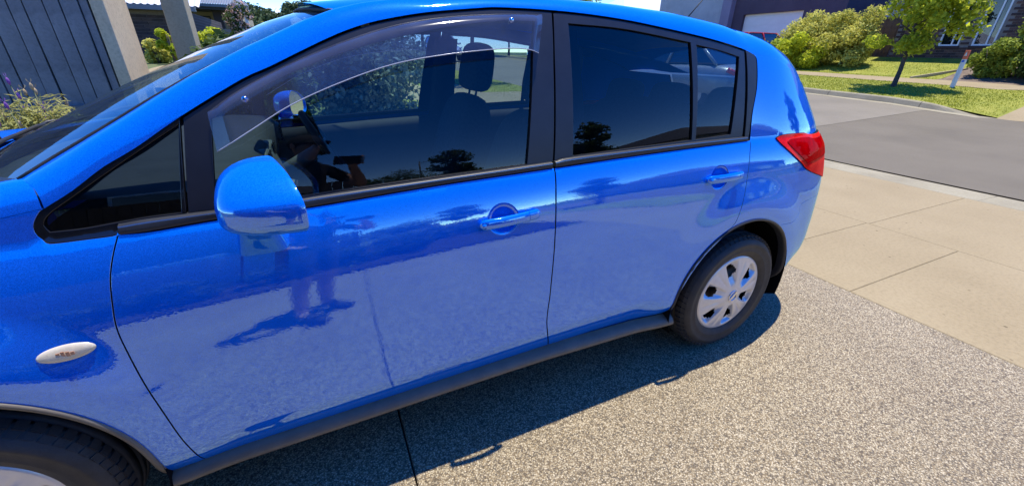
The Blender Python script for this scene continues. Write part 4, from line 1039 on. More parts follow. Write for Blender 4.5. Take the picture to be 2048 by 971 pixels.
# ---- wind deflector over the front window
VLOW = [(432, 306), (503.6, 259), (586, 207.5), (693, 160), (792, 127), (895, 108.6), (998, 98), (1047, 98), (1082, 106.5)]
VUP = [(415, 224), (481, 178), (586, 124), (693, 80), (792, 50), (895, 34), (998, 28), (1047, 28), (1084, 29.5)]
a = np.array([surf(*q, -.026) for q in VLOW]); b = np.array([surf(*q, -.004) for q in VUP])
a = catmull(a, n=10); b = catmull(b, n=10); P = []
for i in range(len(a)):
    row = []
    ef = min(1, min(i, (len(a)-1-i))/5.0)
    for t in np.linspace(0, 1, 13):
        p = b[i]*(1-t)+a[i]*t
        prof = .030*(1-(1-min(1, t/.30))**2)**.5 if t < .30 else .030-.002*(t-.30)
        y = float(S(p[0], p[2]))-.004-prof*(.25+.75*ef)
        row.append((p[0], y, p[2]))
    P.append(row)
m = MB(); m.grid(P, flip=True)
visor = both('window_deflector', m.v, m.f, 'visor_smoke', label='smoky tinted wind deflector over the front window')
mb = MB(); edge = [np.array(r_[-1])+np.array([0, -.0005, 0]) for r_ in P]; mb.tube(edge, .0014, 6); both('deflector_edge', mb.v, mb.f, 'visor_edge_', visor) if False else None
plain('visor_edge', (.42, .43, .48), .2, spec=.6, coat=.5)
both('deflector_edge', mb.v, mb.f, 'visor_edge', visor)
mb = MB()
for q in [(490, 199), (1023, 41)]:
    c = surf(*q, -.028); mb.tube([c+np.array([0, .02, 0]), c+np.array([0, -.002, 0]), c+np.array([0, -.005, 0])], [.008, .008, .004], 12)
both('deflector_stud', mb.v, mb.f, 'chrome', visor)
# ------------------------------------------------------------------ lavender, garden beside the far flank
def lavender(name, label, c, r, h, nst, seed, mat='leaf_lavender', fl='petal_purple', tan=.4, group=None):
    rg = np.random.default_rng(seed); c = np.array(c, float); t = thing(name, label, 'plant', c, group)
    m = MB(); tips = []
    for i in range(nst):
        a = rg.uniform(0, 6.28); k = rg.random()**.5; sp_ = r*k; hh = h*rg.uniform(.65, 1.0)*(1-.35*k*k)
        p = c+np.array([math.cos(a)*sp_*.25, math.sin(a)*sp_*.25, -.02]); e = c+np.array([math.cos(a)*sp_, math.sin(a)*sp_, hh]); mid = (p+e)/2+np.array([math.cos(a), math.sin(a), 0])*sp_*.18
        m.tube([p, mid, e], [.005, .004, .0025], 4); tips.append((e, (e-mid)/np.linalg.norm(e-mid)))
    m.build('stems', 'twig_green', t, True)['kind'] = 'stuff'
    leaf_cloud('foliage', [(c+np.array([math.cos(a)*r*.45*q, math.sin(a)*r*.45*q, h*.42]), (r*.5, r*.5, h*.44), 1) for a, q in zip(rg.uniform(0, 6.28, 9), rg.random(9))], int(nst*300), .032, mat, t, shell=.15, aspect=.13, up=.9)
    pur = []; tn = []
    for e, d in tips:
        (tn if rg.random() < tan else pur).append((e, d))
    for nm, lst, mt in (('flower_head', pur, fl), ('seed_head', tn, 'petal_tan')):
        if not lst: continue
        m = MB()
        for e, d in lst:
            m.tube([e-d*.005, e+d*.012, e+d*.030, e+d*.042], [.004, .0105, .009, .002], 6)
            s = np.cross(d, [0, 0, 1.0]); s /= np.linalg.norm(s)+1e-9
            for q in (-1, 1): m.add([e+d*.038, e+d*.055+s*q*.008, e+d*.072+s*q*.014, e+d*.058+s*q*.018], [(0, 1, 2, 3)])
        m.build(nm, mt, t, True)['kind'] = 'stuff'
    return t
plain('twig_green', (.16, .18, .08), .9, var=.2)
g2 = lambda x, y: T(x, y)
for i, (px, yy, hh, rr, ns) in enumerate([(85, 2.95, .93, .30, 26), (20, 2.95, .80, .32, 24), (-70, 3.0, .72, .36, 24)]):
    q = on(px, 230, 1, yy)
    lavender('lavender_bush', ['lavender bush with purple flower heads over the bonnet', 'pale lavender bush gone to seed beside the bonnet', 'lavender bush at the outer end of the garden bed'][i], (q[0], yy, g2(q[0], yy)), rr, hh, ns, 70+i, tan=[.55, .75, .5][i])
bed = sheet('garden_soil', -6.2, 1.1, 2.80, 4.4, 8, 3, 'soil', .03)
m = MB(); m.box((-6.2, 2.62, -.1), (1.2, 2.79, .20)); o = m.build('bed_edging', 'kerb_concrete', None); bevel(o, .012); tag(o, 'concrete edging along the garden bed on the far side of the car', 'edging')
for i in range(9):
    x = -2.35+i*.34; lavender('bedding_plant', 'low silvery plant in the row beside the concrete edging', (x+random.uniform(-.05, .05), 3.02, T(x, 3.02)+.02), .20, .42, 16, 90+i, mat='leaf_grey', tan=.8, group='row of low silvery plants in the garden bed')
def bush2(label, c, R_, n, size, mat, seed): return shrub('garden_shrub', label, c, R_, n, size, mat, seed, 26, (R_[0]*.25, R_[0]*.5))
bush2('big soft grey-green bush beyond the low silvery plants', (-.95, 5.4, 0), (.95, .8, .62), 16000, .04, 'leaf_grey', 101)
bush2('dark rounded bush beside the grey-green one', (-2.35, 5.0, 0), (.7, .7, .55), 7000, .045, 'leaf_dark', 102)
bush2('dark hedge shrub beyond the far bonnet corner', (-2.9, 7.6, 0), (.5, .6, .4), 3500, .045, 'leaf_dark', 103)
sheet('neighbour_drive', -.6, 4.6, 6.6, 10.2, 6, 5, 'concrete', .03)
sheet('neighbour_lawn', .2, 1.24, 10.2, 16, 3, 8, 'lawn_ground', .03)
sheet('lawn_strip', -.4, 1.1, 4.4, 6.6, 3, 5, 'lawn_ground', .03)
# trees further along the street
for i, (x, y, h, R_, mt) in enumerate([(3.6, 13.5, 4.2, 1.5, 'leaf_dark'), (3.7, 21, 5.0, 1.8, 'leaf_dark'), (13.8, 24, 5.0, 1.8, 'leaf_mid'), (13.9, 33, 5.5, 2.0, 'leaf_dark')]):
    t = thing('street_tree', ['street tree on the grass strip past the neighbour drive', 'street tree further along the near grass strip', 'street tree on the far verge past the purple house', 'street tree furthest along the far verge'][i], 'tree', (x, y, T(x, y)))
    trunk((x, y, T(x, y)), (x, y, T(x, y)+h*.7), .09, .04, t, 7, R_*.6, seed=110+i); leaf_cloud('crown', blobs((x, y, T(x, y)+h*.68), (R_, R_, h*.30), 30, R_*.22, R_*.42, .8, 1, 120+i), 5000, .09, mt, t, shell=.4)

# ------------------------------------------------------------------ other cars
def small_car(name, label, loc, heading, paint, L=4.3, Wd=1.75, Hh=1.45, hatch=True, group=None):
    root = thing(name, label, 'car', loc, group); c, s = math.cos(heading), math.sin(heading); loc = np.array(loc, float)
    def W_(p): x, y, z = p; return (loc[0]+c*x-s*y, loc[1]+s*x+c*y, loc[2]+z)
    hw = Wd/2
    st = [(-.50, .55, .62, .30, .62), (-.485, .42, .70, .74, .74), (-.40, .30, .80, .88, .94), (-.30, .26, .86, .92, .99), (-.20, .25, .92, .96, 1.0), (-.05, .25, .95, .98, 1.0), (.15, .25, .97, .985, 1.0), (.32, .26, .97, .98, 1.0), (.42, .28, .96, .93, .97), (.48, .34, .90, .82, .88), (.50, .45, .70, .70, .70)]
    P = []
    for fx_, zb_, zt_, wt, wb in st:
        x = fx_*L; zt2 = zt_*.98
        sec = [(-hw*wb*.86, zb_), (-hw*wb*.98, zb_+.08), (-hw*wb, (zb_+zt2)/2+.02), (-hw*wt*.97, zt2-.06), (-hw*wt*.86, zt2), (0, zt2+.03), (hw*wt*.86, zt2), (hw*wt*.97, zt2-.06), (hw*wb, (zb_+zt2)/2+.02), (hw*wb*.98, zb_+.08), (hw*wb*.86, zb_), (0, zb_)]
        P.append([W_((x, y, z)) for y, z in sec])
    m = MB(); m.grid(P, closed_v=True); m.add(P[0], [tuple(range(12))]); m.add(P[-1], [tuple(range(12))[::-1]])
    body = m.build('body', paint, root, True); subsurf(body, 1)
    b0, b1, r0, r1 = -.27*L, (.44 if hatch else .38)*L, -.08*L, (.34 if hatch else .22)*L
    gb = [(b0, -hw*.84, .93), (b1, -hw*.82, .95), (b1, hw*.82, .95), (b0, hw*.84, .93)]; gt = [(r0, -hw*.66, Hh-.03), (r1, -hw*.64, Hh-.05), (r1, hw*.64, Hh-.05), (r0, hw*.66, Hh-.03)]
    m = MB(); m.hexa([W_(q) for q in gb]+[W_(q) for q in gt]); gh_ = m.build('greenhouse_glass', 'car_glass', root); bevel(gh_, .03)
    rp = []
    for t in np.linspace(0, 1, 8):
        x = r0-.02*L+(r1-r0+.04*L)*t; rp.append([W_((x, hw*.69*k, Hh-.035+.05*(1-k*k)*math.sin(math.pi*(.12+.76*t))-(.012 if t in (0, 1) else 0))) for k in np.linspace(-1, 1, 9)])
    m = MB(); m.grid(rp, flip=False); ro = m.build('roof', paint, root, True); sol = ro.modifiers.new('solid', 'SOLIDIFY'); sol.thickness = .03; sol.offset = 0
    for sy in (-1, 1):
        for (p, q) in (((b0, .845, .93), (r0, .665, Hh-.03)), ((b1, .83, .95), (r1, .65, Hh-.05)), (((b0+b1)/2, .845, .94), ((r0+r1)/2, .665, Hh-.02))):
            m = MB(); m.tube([W_((p[0], sy*hw*p[1], p[2])), W_((q[0], sy*hw*q[1], q[2]))], .035, 6); m.build('pillar', paint, root, True)
        for fx_ in (-.30*L, .30*L):
            cw_ = (fx_, sy*(hw-.15), .31); m = MB()
            pr = [(.0, -.09), (.20, -.09), (.30, -.085), (.315, -.06), (.315, .06), (.30, .085), (.20, .09), (.0, .09)]
            R_ = [[W_((cw_[0]+r*math.cos(a), cw_[1]+d, cw_[2]+r*math.sin(a))) for r, d in pr] for a in np.linspace(0, 2*math.pi, 28, endpoint=False)]
            m.grid(R_, closed_u=True); wh = m.build('wheel', 'tyre_rubber', root, True)
            m = MB(); m.add([W_((cw_[0]+.19*math.cos(a), cw_[1]+sy*.0925, cw_[2]+.19*math.sin(a))) for a in np.linspace(0, 2*math.pi, 20, endpoint=False)], [tuple(range(20)) if sy < 0 else tuple(range(20))[::-1]]); m.build('rim', 'hubcap_silver', wh)
        m = MB(); m.tube([W_((-.475*L, sy*hw*.62, .70)), W_((-.40*L, sy*hw*.86, .76))], [.05, .045], 8); m.build('headlamp', 'lamp_clear', root, True)
        m = MB(); m.tube([W_((.482*L, sy*hw*.72, .78)), W_((.455*L, sy*hw*.86, .86))], [.055, .05], 8); m.build('tail_lamp', 'lens_red_bright', root, True)
        m = MB(); m.tube([W_((-.20*L, sy*hw*.95, .98)), W_((-.19*L, sy*hw*1.12, 1.0))], [.04, .06], 8); m.build('door_mirror', paint, root, True)
    return root
plain('car_glass', (.02, .026, .03), .03, spec=.8, coat=1.0)
plain('paint_red', (.52, .012, .014), .3, spec=.5, coat=1.0); plain('paint_silver', (.42, .45, .45), .35, metal=.3, coat=1.0); plain('paint_white', (.75, .75, .74), .3, coat=1.0); plain('paint_dark', (.02, .022, .026), .3, coat=1.0)
rcq = on(1530, 70, 0, 21.0)
small_car('parked_car', 'red hatchback parked by the lime-green bush', (21.0, float(rcq[1])+.2, T(21, rcq[1])+.012), rad(172), 'paint_red')
sq = on(1345, 150, 0, 9.6); 
small_car('parked_car', 'silver sedan parked along the road behind the tinted rear windows', (7.1, 7.4, T(7.1, 7.4)+.005), rad(-88), 'paint_silver', hatch=False)
small_car('parked_car', 'dark car parked on the far side of the road up the street', (11.2, 21, T(11.2, 21)+.005), rad(-90), 'paint_dark')
small_car('parked_car', 'white car parked on the near side of the road up the street', (6.4, 27, T(6.4, 27)+.005), rad(90), 'paint_white')
# ---- quarter panel, tail lamp, rear bumper
LAMP = [(1550.6, 276), (1562.5, 270), (1585, 267), (1607, 265.5), (1623, 267.5)]
LAMP2 = [(1621, 343), (1600, 324), (1581, 305.5), (1562, 288), (1550.6, 276)]
def rx(z, t=.955): return float(xend(z))-.80+.80*t       # rear edge of the flank shell
lt = np.array(pxz(LAMP)); lb = np.array(pxz(LAMP2))
zt = lt[-1][1]; zl = zt-.280
lamp_rear = [(rx(z), z) for z in np.linspace(zt-.01, zl+.012, 14)]
low_tip = np.array([rx(zl), zl])
lamp_loop = dedupe(np.vstack([catmull(np.vstack([lt, [rx(zt-.01), zt-.01]]), .012), np.array(lamp_rear), catmull(np.vstack([[low_tip], lb]), .012)]))
# bumper seam: from the arch out to the rear, below the lamp
b0 = surf(1563, 449)[[0, 2]]; b1 = surf(1587, 442.5)[[0, 2]]
zs = b1[1]+.012
seam = [tuple(b0), tuple(b1), (b1[0]+.05, b1[1]+.03), (b1[0]+.085, b1[1]+.08), (rx(zl)-.04, zl-.035), (rx(zl-.015), zl-.015)]
a_b0 = math.degrees(math.atan2(b0[1]-ZW, b0[0]))
a_d = surf(1340, 627)[[0, 2]]; a_d = math.degrees(math.atan2(a_d[1]-ZW, a_d[0])) % 360
Lend = LT_xz[-1]
ltail = [(Lend[0]+.0, Lend[1]), (.16, 1.345), (.26, 1.318), (.36, 1.285), (.44, 1.25)]
ztl = 1.25
tl_rear = [(rx(z), z) for z in np.linspace(zt+.004, ztl-.02, 16)][::-1]
q_loop = dedupe(np.vstack([
    loop([[(1500, 280), (1500.5, 276), (1505, 228), (1514, 176), (1515, 135), (1513, 116), (1505, 107.5)]]),
    catmull(np.array(ltail), .014), np.array([(rx(ztl-.02), ztl-.02)]), np.array(tl_rear),
    catmull(np.vstack([[rx(zt), zt+.002], lt[::-1]]), .012), catmull(np.vstack([lb[::-1], [low_tip]]), .012),
    catmull(np.array(seam[::-1]), .012), np.array(arc(0, a_b0, a_d, n=60)), loop([SHUT_R])]))
quarter = panel('quarter_panel', q_loop, 'blue_paint', sp=.018, inset=.0015)
def lb_bulge(x, z): return -.006+0*x
lamp = panel('tail_lamp', lamp_loop, 'lens_red', sp=.012, inset=.0015, bulge=lb_bulge, flange=.03, label='red wedge-shaped tail lamp')
# darker band and bright lower segment inside the lamp, clear reversing lens on its rear edge
c = lamp_loop.mean(0)
inner = c+(lamp_loop-c)*.80; 
inner = inner[inner[:, 1] > zt-.145] if False else inner
up_in = dedupe(np.array([q for q in inner if q[1] > zt-.118]))
panel('lamp_dark_segment', up_in, 'lens_red_deep', parent=lamp, sp=.015, inset=0, off=-.0085, flange=.002)
bt = [(rx(zl+.10)-.004, zl+.10), (rx(zl+.052)-.004, zl+.052), (rx(zl+.06)-.075, zl+.062)]
panel('clear_segment', dedupe(lin(bt, .012, True)), 'lamp_clear', parent=lamp, sp=.012, inset=0, off=-.009, flange=.002)
zbb = .205
bump_low = [(x, zbb+.015*(x > .8)) for x in np.linspace(rx(zbb), AR*.93, 14)]
cb = surf(1550, 553)[[0, 2]]; a_cb = math.degrees(math.atan2(cb[1]-ZW, cb[0]))
bl = dedupe(np.vstack([np.array(arc(0, a_cb, a_b0, n=24)), catmull(np.array(seam), .012), np.array([(rx(z), z) for z in np.linspace(zl-.02, .23, 22)]),
    catmull(np.array([(rx(.23), .23), (.70, .215), (.55, .222), (.45, .232), (AR*math.cos(rad(a_cb)), ZW+AR*math.sin(rad(a_cb)))]), .014)]))
bumper = panel('rear_bumper_corner', bl, 'blue_paint', sp=.02, inset=.0015)

# ---- pillar and roof-rail band, roof, windscreen
Lf = np.array([(x, float(fz(x))) for x in np.linspace(-3.30, Lbase[0]-.004, 30)])
Lm = catmull(LT_xz, .03); Lt = catmull(np.array(ltail), .03)[1:]
def zroof(x): return np.interp(x, [-1.72, -1.6, -1.4, -1.2, -.9, -.6, -.35, -.1, .1, .25, .44, .52], [1.455, 1.494, 1.527, 1.543, 1.551, 1.550, 1.543, 1.522, 1.497, 1.474, 1.437, 1.418])
UP = [((38, 360), .175), ((115, 312), .205), ((214, 253), .235), ((300, 201), .255), ((373, 159), .27), ((489, 100), .295), ((606, 46), .315), ((668, 25), .325)]
Upts = np.array([on(*q, 1, y) for q, y in UP])
XH = Upts[-1][0]                                              # header corner
def sl_up(x, z):
    n = Sn(np.array(x), np.array(z)); t = np.array([0, n[2], -n[1]*1.0]); return t/np.linalg.norm(t)
def rail(x, z, m=12):
    """cross-section from the DLO edge over the rail to the centre line; returns function s->point"""
    y = float(S(x, z)); Tg = sl_up(x, z); zc = float(zroof(x)); dz = zc-z
    P0 = np.array([x, y, z]); P1 = P0+Tg*(dz*.80/max(Tg[2], .3)); P1[0] = x
    P2 = np.array([x, y+.24, zc-.020]); P3 = np.array([x, HW, zc])
    return lambda s: ((1-s)**3)*P0+3*s*(1-s)**2*P1+3*s*s*(1-s)*P2+s**3*P3
SB = .34                                                      # share of the section that belongs to the rail
band_rows = []; rows_x = []
allL = np.vstack([Lm, Lt])
for x, z in allL:
    y = float(S(x, z)); P0 = np.array([x, y, z])
    # A-pillar section
    if x < XH+.25:
        # matching point on the screen edge: same fraction of arc
        f = np.interp(x, [allL[0][0], XH], [0, 1]); cu = np.linspace(0, 1, len(Upts))
        seg = np.concatenate([[0], np.cumsum(np.linalg.norm(np.diff(Upts, axis=0), axis=1))]); seg /= seg[-1]
        U = np.array([np.interp(f, seg, Upts[:, k]) for k in range(3)])
        Tg = sl_up(x, z); d = np.linalg.norm(U-P0); Mid = P0+Tg*d*.62+np.array([0, .0, 0.0])
        rA = [((1-s)**2)*P0+2*s*(1-s)*Mid+s*s*U for s in np.linspace(0, 1, 10)]
    if x > XH-.02:
        g = rail(x, z); rR = [g(SB*s) for s in np.linspace(0, 1, 10)]
    if x <= XH-.02: band_rows.append(rA)
    elif x < XH+.25:
        w = float(sstep((x-XH+.02)/.27)); band_rows.append([a_*(1-w)+b_*w for a_, b_ in zip(rA, rR)])
    else: band_rows.append(rR)
    rows_x.append(x)
m = MB(); m.grid(band_rows)
both('roof_rail', m.v, m.f, 'blue_paint', label='blue windscreen pillar and roof rail')
# fender top
rows = []
Uf = lambda x: np.array([x, np.interp(x, [-3.3, -3.0, -2.6, -2.29], [.46, .27, .21, .18]), np.interp(x, [-3.3, -3.0, -2.6, -2.29], [.79, .93, 1.03, 1.082])])
for x, z in Lf[::-1]:
    P0 = np.array([x, float(S(x, z)), z]); U = Uf(x-.035 if x > -3.2 else x); Tg = sl_up(x, z); d = np.linalg.norm(U-P0)
    Mid = P0+Tg*d*.6
    rows.append([((1-s)**2)*P0+2*s*(1-s)*Mid+s*s*U for s in np.linspace(0, 1, 9)])
m = MB(); m.grid(rows, flip=True); both('fender_top', m.v, m.f, 'blue_paint', fender)
# roof skin
jr = [i for i, x in enumerate(rows_x) if x > XH+.005]
P = []
for i in jr:
    x, z = allL[i]; A = np.array(band_rows[i][-1]); zc = float(zroof(x)); g = rail(x, z)
    row = []
    for s in np.linspace(0, 1, 14):
        q = g(SB+(1-SB)*s); w = (1-s)**2; base = g(SB); row.append(q+(A-base)*w+np.array([-(.10*(1-(1-s)**2))*float(sstep(1-(x-XH)/.3)), 0, 0]))
    full = row+[np.array([q[0], 2*HW-q[1], q[2]]) for q in row[-2::-1]]
    P.append(full)
m = MB(); m.grid(P); obj('roof', m.v, m.f, 'blue_paint', car)
ant = thing  # (name kept free)
mb = MB(); c0 = np.array([.22, HW, float(zroof(.22))]); mb.tube([c0, c0+np.array([.02, 0, .02])], [.022, .012], 10); mb.tube([c0+np.array([.02, 0, .02]), c0+np.array([.22, 0, .22])], [.004, .0025], 6)
mb.build('roof_aerial', 'rubber_black', car, True)
# windscreen
P = []; n = 26
for k in np.linspace(0, 1, 22):
    U = np.array([np.interp(k, np.linspace(0, 1, len(Upts)), Upts[:, j]) for j in range(3)])
    bx = -.31*(1-k)+-.10*k; bz = -.030*(1-k)+.024*k
    row = []
    for s in np.linspace(0, 1, n):
        q = 1-abs(2*s-1)**2.1; row.append((U[0]+bx*q, U[1]+(2*HW-2*U[1])*s, U[2]+bz*q+.0))
    P.append(row)
m = MB(); m.grid(P); ws = obj('windscreen', m.v, m.f, 'screen_glass', car)
# black edge moulding around the screen and at the header
mb = MB(); mb.tube([np.array(q)+np.array([-.003, 0, .004]) for q in P[-1]], .005, 6); mb.build('header_moulding', 'rubber_black', ws, True)
for e_, d_ in ((0, .003), (-1, -.003)):
    mb = MB(); mb.tube([np.array(r_[e_])+np.array([-.002, d_, .0]) for r_ in P], .005, 6); mb.build('screen_moulding', 'rubber_black', ws, True)
# cowl and wipers
base = [np.array(q) for q in P[0]]
C = []
for i, q in enumerate(base):
    s = i/(n-1); e = 1-abs(2*s-1)**2.5
    f_ = q+np.array([-.050-.015*e, 0, -.030]); C.append([q+np.array([.0, 0, .002]), q+np.array([-.018, 0, -.012]), q+np.array([-.038, 0, -.018]), f_])
m = MB(); m.grid(C, flip=True); cowl = m.build('cowl_panel', 'trim_black', car, True)
mb = MB()
for i in range(2, n-3, 1):
    a0, a1 = C[i][1], C[i][2]
    mb.box((a1[0]+.002, a1[1]-.010, a1[2]+.002), (a1[0]+.016, a1[1]+.010, a1[2]+.0075))
mb.build('cowl_louvre', 'rubber_black', cowl)
for (pv, tip0, tip1) in [(7, 4, 14), (15, 12, 23)]:
    mb = MB(); pq = C[pv][2]; mid = np.array(P[2][(tip0+tip1)//2])+np.array([-.012, 0, .018])
    mb.tube([pq+np.array([0, 0, .0]), pq+np.array([0, 0, .03])], .014, 10)
    mb.tube([pq+np.array([0, 0, .028]), (pq+mid)/2+np.array([0, 0, .026]), mid], [.010, .008, .005], 8, flat=.6)
    wb = mb.build('wiper_arm', 'trim_black', car, True)
    mb = MB(); mb.tube([np.array(P[1+(j-tip0)//4][j])+np.array([-.008, 0, .010]) for j in range(tip0, tip1)], .006, 6); mb.build('wiper_blade', 'rubber_black', wb, True)
# bonnet
hood = []
for x in np.linspace(-3.30, -2.345, 26):
    U = Uf(x); row = []
    for s in np.linspace(0, 1, 25):
        q = 1-abs(2*s-1)**2.4; xx = x-(.325)*q*np.interp(x, [-3.3, -2.3], [.35, 1.0])
        row.append((xx, U[1]+.004+(2*HW-2*U[1]-.008)*s, U[2]-.012*0+np.interp(x, [-3.3, -2.7, -2.3], [.07, .045, -.035])*q))
    hood.append(row)
m = MB(); m.grid(hood); obj('bonnet', m.v, m.f, 'blue_paint', car)

# ---- tailgate, rear screen, rear bumper centre
def tail_rows(z0, z1, nz, push=0.0, m_=24):
    P = []
    for z in np.linspace(z0, z1, nz):
        x0 = rx(z, .965); y0 = float(S(x0, z)); row = []
        for s in np.linspace(0, 1, m_):
            q = 1-abs(2*s-1)**2.6; row.append((x0+(.055+push)*q, y0+(2*HW-2*y0)*s, z))
        P.append(row)
    return P
m = MB(); m.grid(tail_rows(.235, zl-.03, 14, .03), flip=True); rb = obj('rear_bumper', m.v, m.f, 'blue_paint', car)
m = MB(); m.grid(tail_rows(zl-.022, 1.02, 12), flip=True); tg = obj('tailgate', m.v, m.f, 'blue_paint', car)
m = MB(); m.grid(tail_rows(1.026, 1.235, 8), flip=True); obj('rear_screen', m.v, m.f, 'window_tint', tg)
P = tail_rows(1.235, 1.25, 2); top = []
edge = [np.array(q) for q in P[-1]]; rx_last = [np.array(q) for q in MB().v] 
xr = allL[-1][0]; g = rail(*allL[-1])
rl = [np.array(band_rows[-1][j]) for j in range(10)]+[g(SB+(1-SB)*s) for s in np.linspace(0, 1, 14)][1:]
rl = rl+[np.array([q[0], 2*HW-q[1], q[2]]) for q in rl[-2::-1]]
E0 = tail_rows(1.244, 1.245, 2, m_=len(rl))[-1]
gr = []
for a_, b_ in zip(rl, E0):
    b_ = np.array(b_); gr.append([((1-t)*a_+t*b_)+np.array([.018, 0, .014])*math.sin(math.pi*min(1, t*1.15)) for t in (0, .12, .26, .27, .5, .75, 1.0)])
nG = len(gr); k0 = 7
m = MB(); m.grid([r_[:4] for r_ in gr], flip=True); m.grid([r_[3:] for r_ in gr[:k0+1]], flip=True); m.grid([r_[3:] for r_ in gr[nG-k0-1:]], flip=True); obj('tailgate_spoiler', m.v, m.f, 'blue_paint', tg)
m = MB(); m.grid([r_[3:] for r_ in gr[k0:nG-k0]], flip=True); obj('rear_screen', m.v, m.f, 'window_tint', tg)
mb = MB(); x_ = tail_rows(.8, .81, 2)[0][12][0]; mb.box((x_+.002, HW-.26, .74), (x_+.012, HW+.26, .85)); mb.build('number_plate', 'plate_white', tg)
# clear reversing-lamp pod that stands out at the lamp's rear edge
for sgn in (0, 1):
    pod = MB(); c0 = np.array([rx(zl+.14)+.008, float(S(rx(zl+.14), zl+.14))+.01, zl+.135])
    R_ = []
    for a in np.linspace(0, math.pi, 9):
        for_ = []
        for b_ in np.linspace(0, 2*math.pi, 14, endpoint=False):
            for_.append((c0[0]+.022*math.sin(a)*math.cos(b_), c0[1]+.05*math.sin(a)*math.sin(b_), c0[2]+.032*math.cos(a)))
        R_.append(for_)
    pod.grid(R_, closed_v=True)
    if sgn: pod.v = [(x, 2*HW-y, z) for x, y, z in pod.v]; pod.f = [q[::-1] for q in pod.f]
    pod.build('reversing_lamp', 'lamp_clear', tg, True)

# ---- nose (outside the photograph, built so the car is whole)
def fx(z, t=.95): return -2.72-.76*t
P = []
for z in np.linspace(.24, .80, 16):
    x0 = -3.30; y0 = float(S(x0, min(z, .75))); row = []
    for s in np.linspace(0, 1, 25):
        q = 1-abs(2*s-1)**2.8; row.append((x0-(.20-.5*abs(z-.5)**1.5)*q-.0, y0+(2*HW-2*y0)*s, z))
    P.append(row)
m = MB(); m.grid(P); fb = obj('front_bumper', m.v, m.f, 'blue_paint', car)
mb = MB(); mb.box((-3.51, HW-.42, .60), (-3.47, HW+.42, .72)); bevel(mb.build('grille', 'gloss_black', fb), .01)
mb = MB(); mb.box((-3.53, HW-.30, .36), (-3.46, HW+.30, .47)); bevel(mb.build('lower_intake', 'hole_black', fb), .01)
fb_low = loop([[( -3.30, .30), (-2.6-AR*.93, .30)]], raw=True)
v = [(-3.30, float(S(-3.30, .57)), z) for z in np.linspace(.25, .61, 8)]
P = []
for x in np.linspace(-3.30, -2.6-AR*.985, 10):
    P.append([(x, float(S(x, max(z, .36), flare=False))-.004, z) for z in np.linspace(.25, .66 if x > -3.05 else .62, 9)])
m = MB(); m.grid(P, flip=False); both('bumper_corner', m.v, m.f, 'blue_paint', (fb, fb))
P = []
for x in np.linspace(-3.32, -2.98, 10):
    P.append([(x, float(S(x, .7))-.012, z) for z in np.linspace(.66+.10*(x+3.32), float(fz(x))-.01, 7)])
m = MB(); m.grid(P); both('headlamp', m.v, m.f, 'lamp_clear')

# ---- sills, dark gap backing, arches, wheels
prof = [(.045, .296), (.026, .288), (.014, .279), (.006, .266), (.004, .254), (.012, .240), (.040, .222), (.12, .212)]
P = []
for x in np.linspace(-2.215, -.352, 50):
    zs_ = np.interp(x, [-2.3, -2.1, -1.2, -1.0, -.3], [-.027, -.016, -.003, -.003, -.020]); fl_ = min(0.0, float(S(x, .33)-S(x, .33, flare=False))); P.append([(x, y+fl_*.55, z+zs_+(.006 if z < .25 else 0)) for y, z in prof])
m = MB(); m.grid(P, flip=True); m.add(P[0], [tuple(range(len(prof)))]); m.add(P[-1], [tuple(range(len(prof)))[::-1]])
both('sill_cladding', m.v, m.f, 'sill_plastic', label='dark grey plastic sill cladding')
P = []
for x in np.linspace(-2.50, .30, 70):
    col = []
    zb_ = float(zbelt(x))
    for z in np.linspace(.27, zb_-.012, 20):
        r = min(math.hypot(x, z-ZW), math.hypot(x+2.6, z-ZW))
        col.append((x, float(S(x, z))+.028+(.0 if r > AR+.03 else .20), z))
    P.append(col)
m = MB(); m.grid(P); both('dark_gap_backing', m.v, m.f, 'gap_black')  # black sheet behind the panels, stands in for shade in the gaps
P = []
for x in np.linspace(-2.20, .28, 50): 
    zb_ = float(zbelt(x)); P.append([(x, float(S(x, zb_-.02))+.03, zb_-.014), (x, float(S(x, zb_))+.10, zb_-.010), (x, float(S(x, zb_))+.115, zb_-.05), (x, float(S(x, zb_))+.10, .45), (x, float(S(x, zb_))+.09, .28)])
m = MB(); m.grid(P, flip=True); both('door_trim', m.v, m.f, 'cabin_dark')
MB().box((.42, .20, .235), (.66, 2*HW-.20, .34)).build('rear_valance', 'gap_black', car)
mb = MB(); mb.box((-3.1, .22, .19), (.52, 2*HW-.22, .235)); mb.box((-2.25, .06, .225), (-.36, 2*HW-.06, .26)); mb.build('floor_pan', 'gap_black', car)
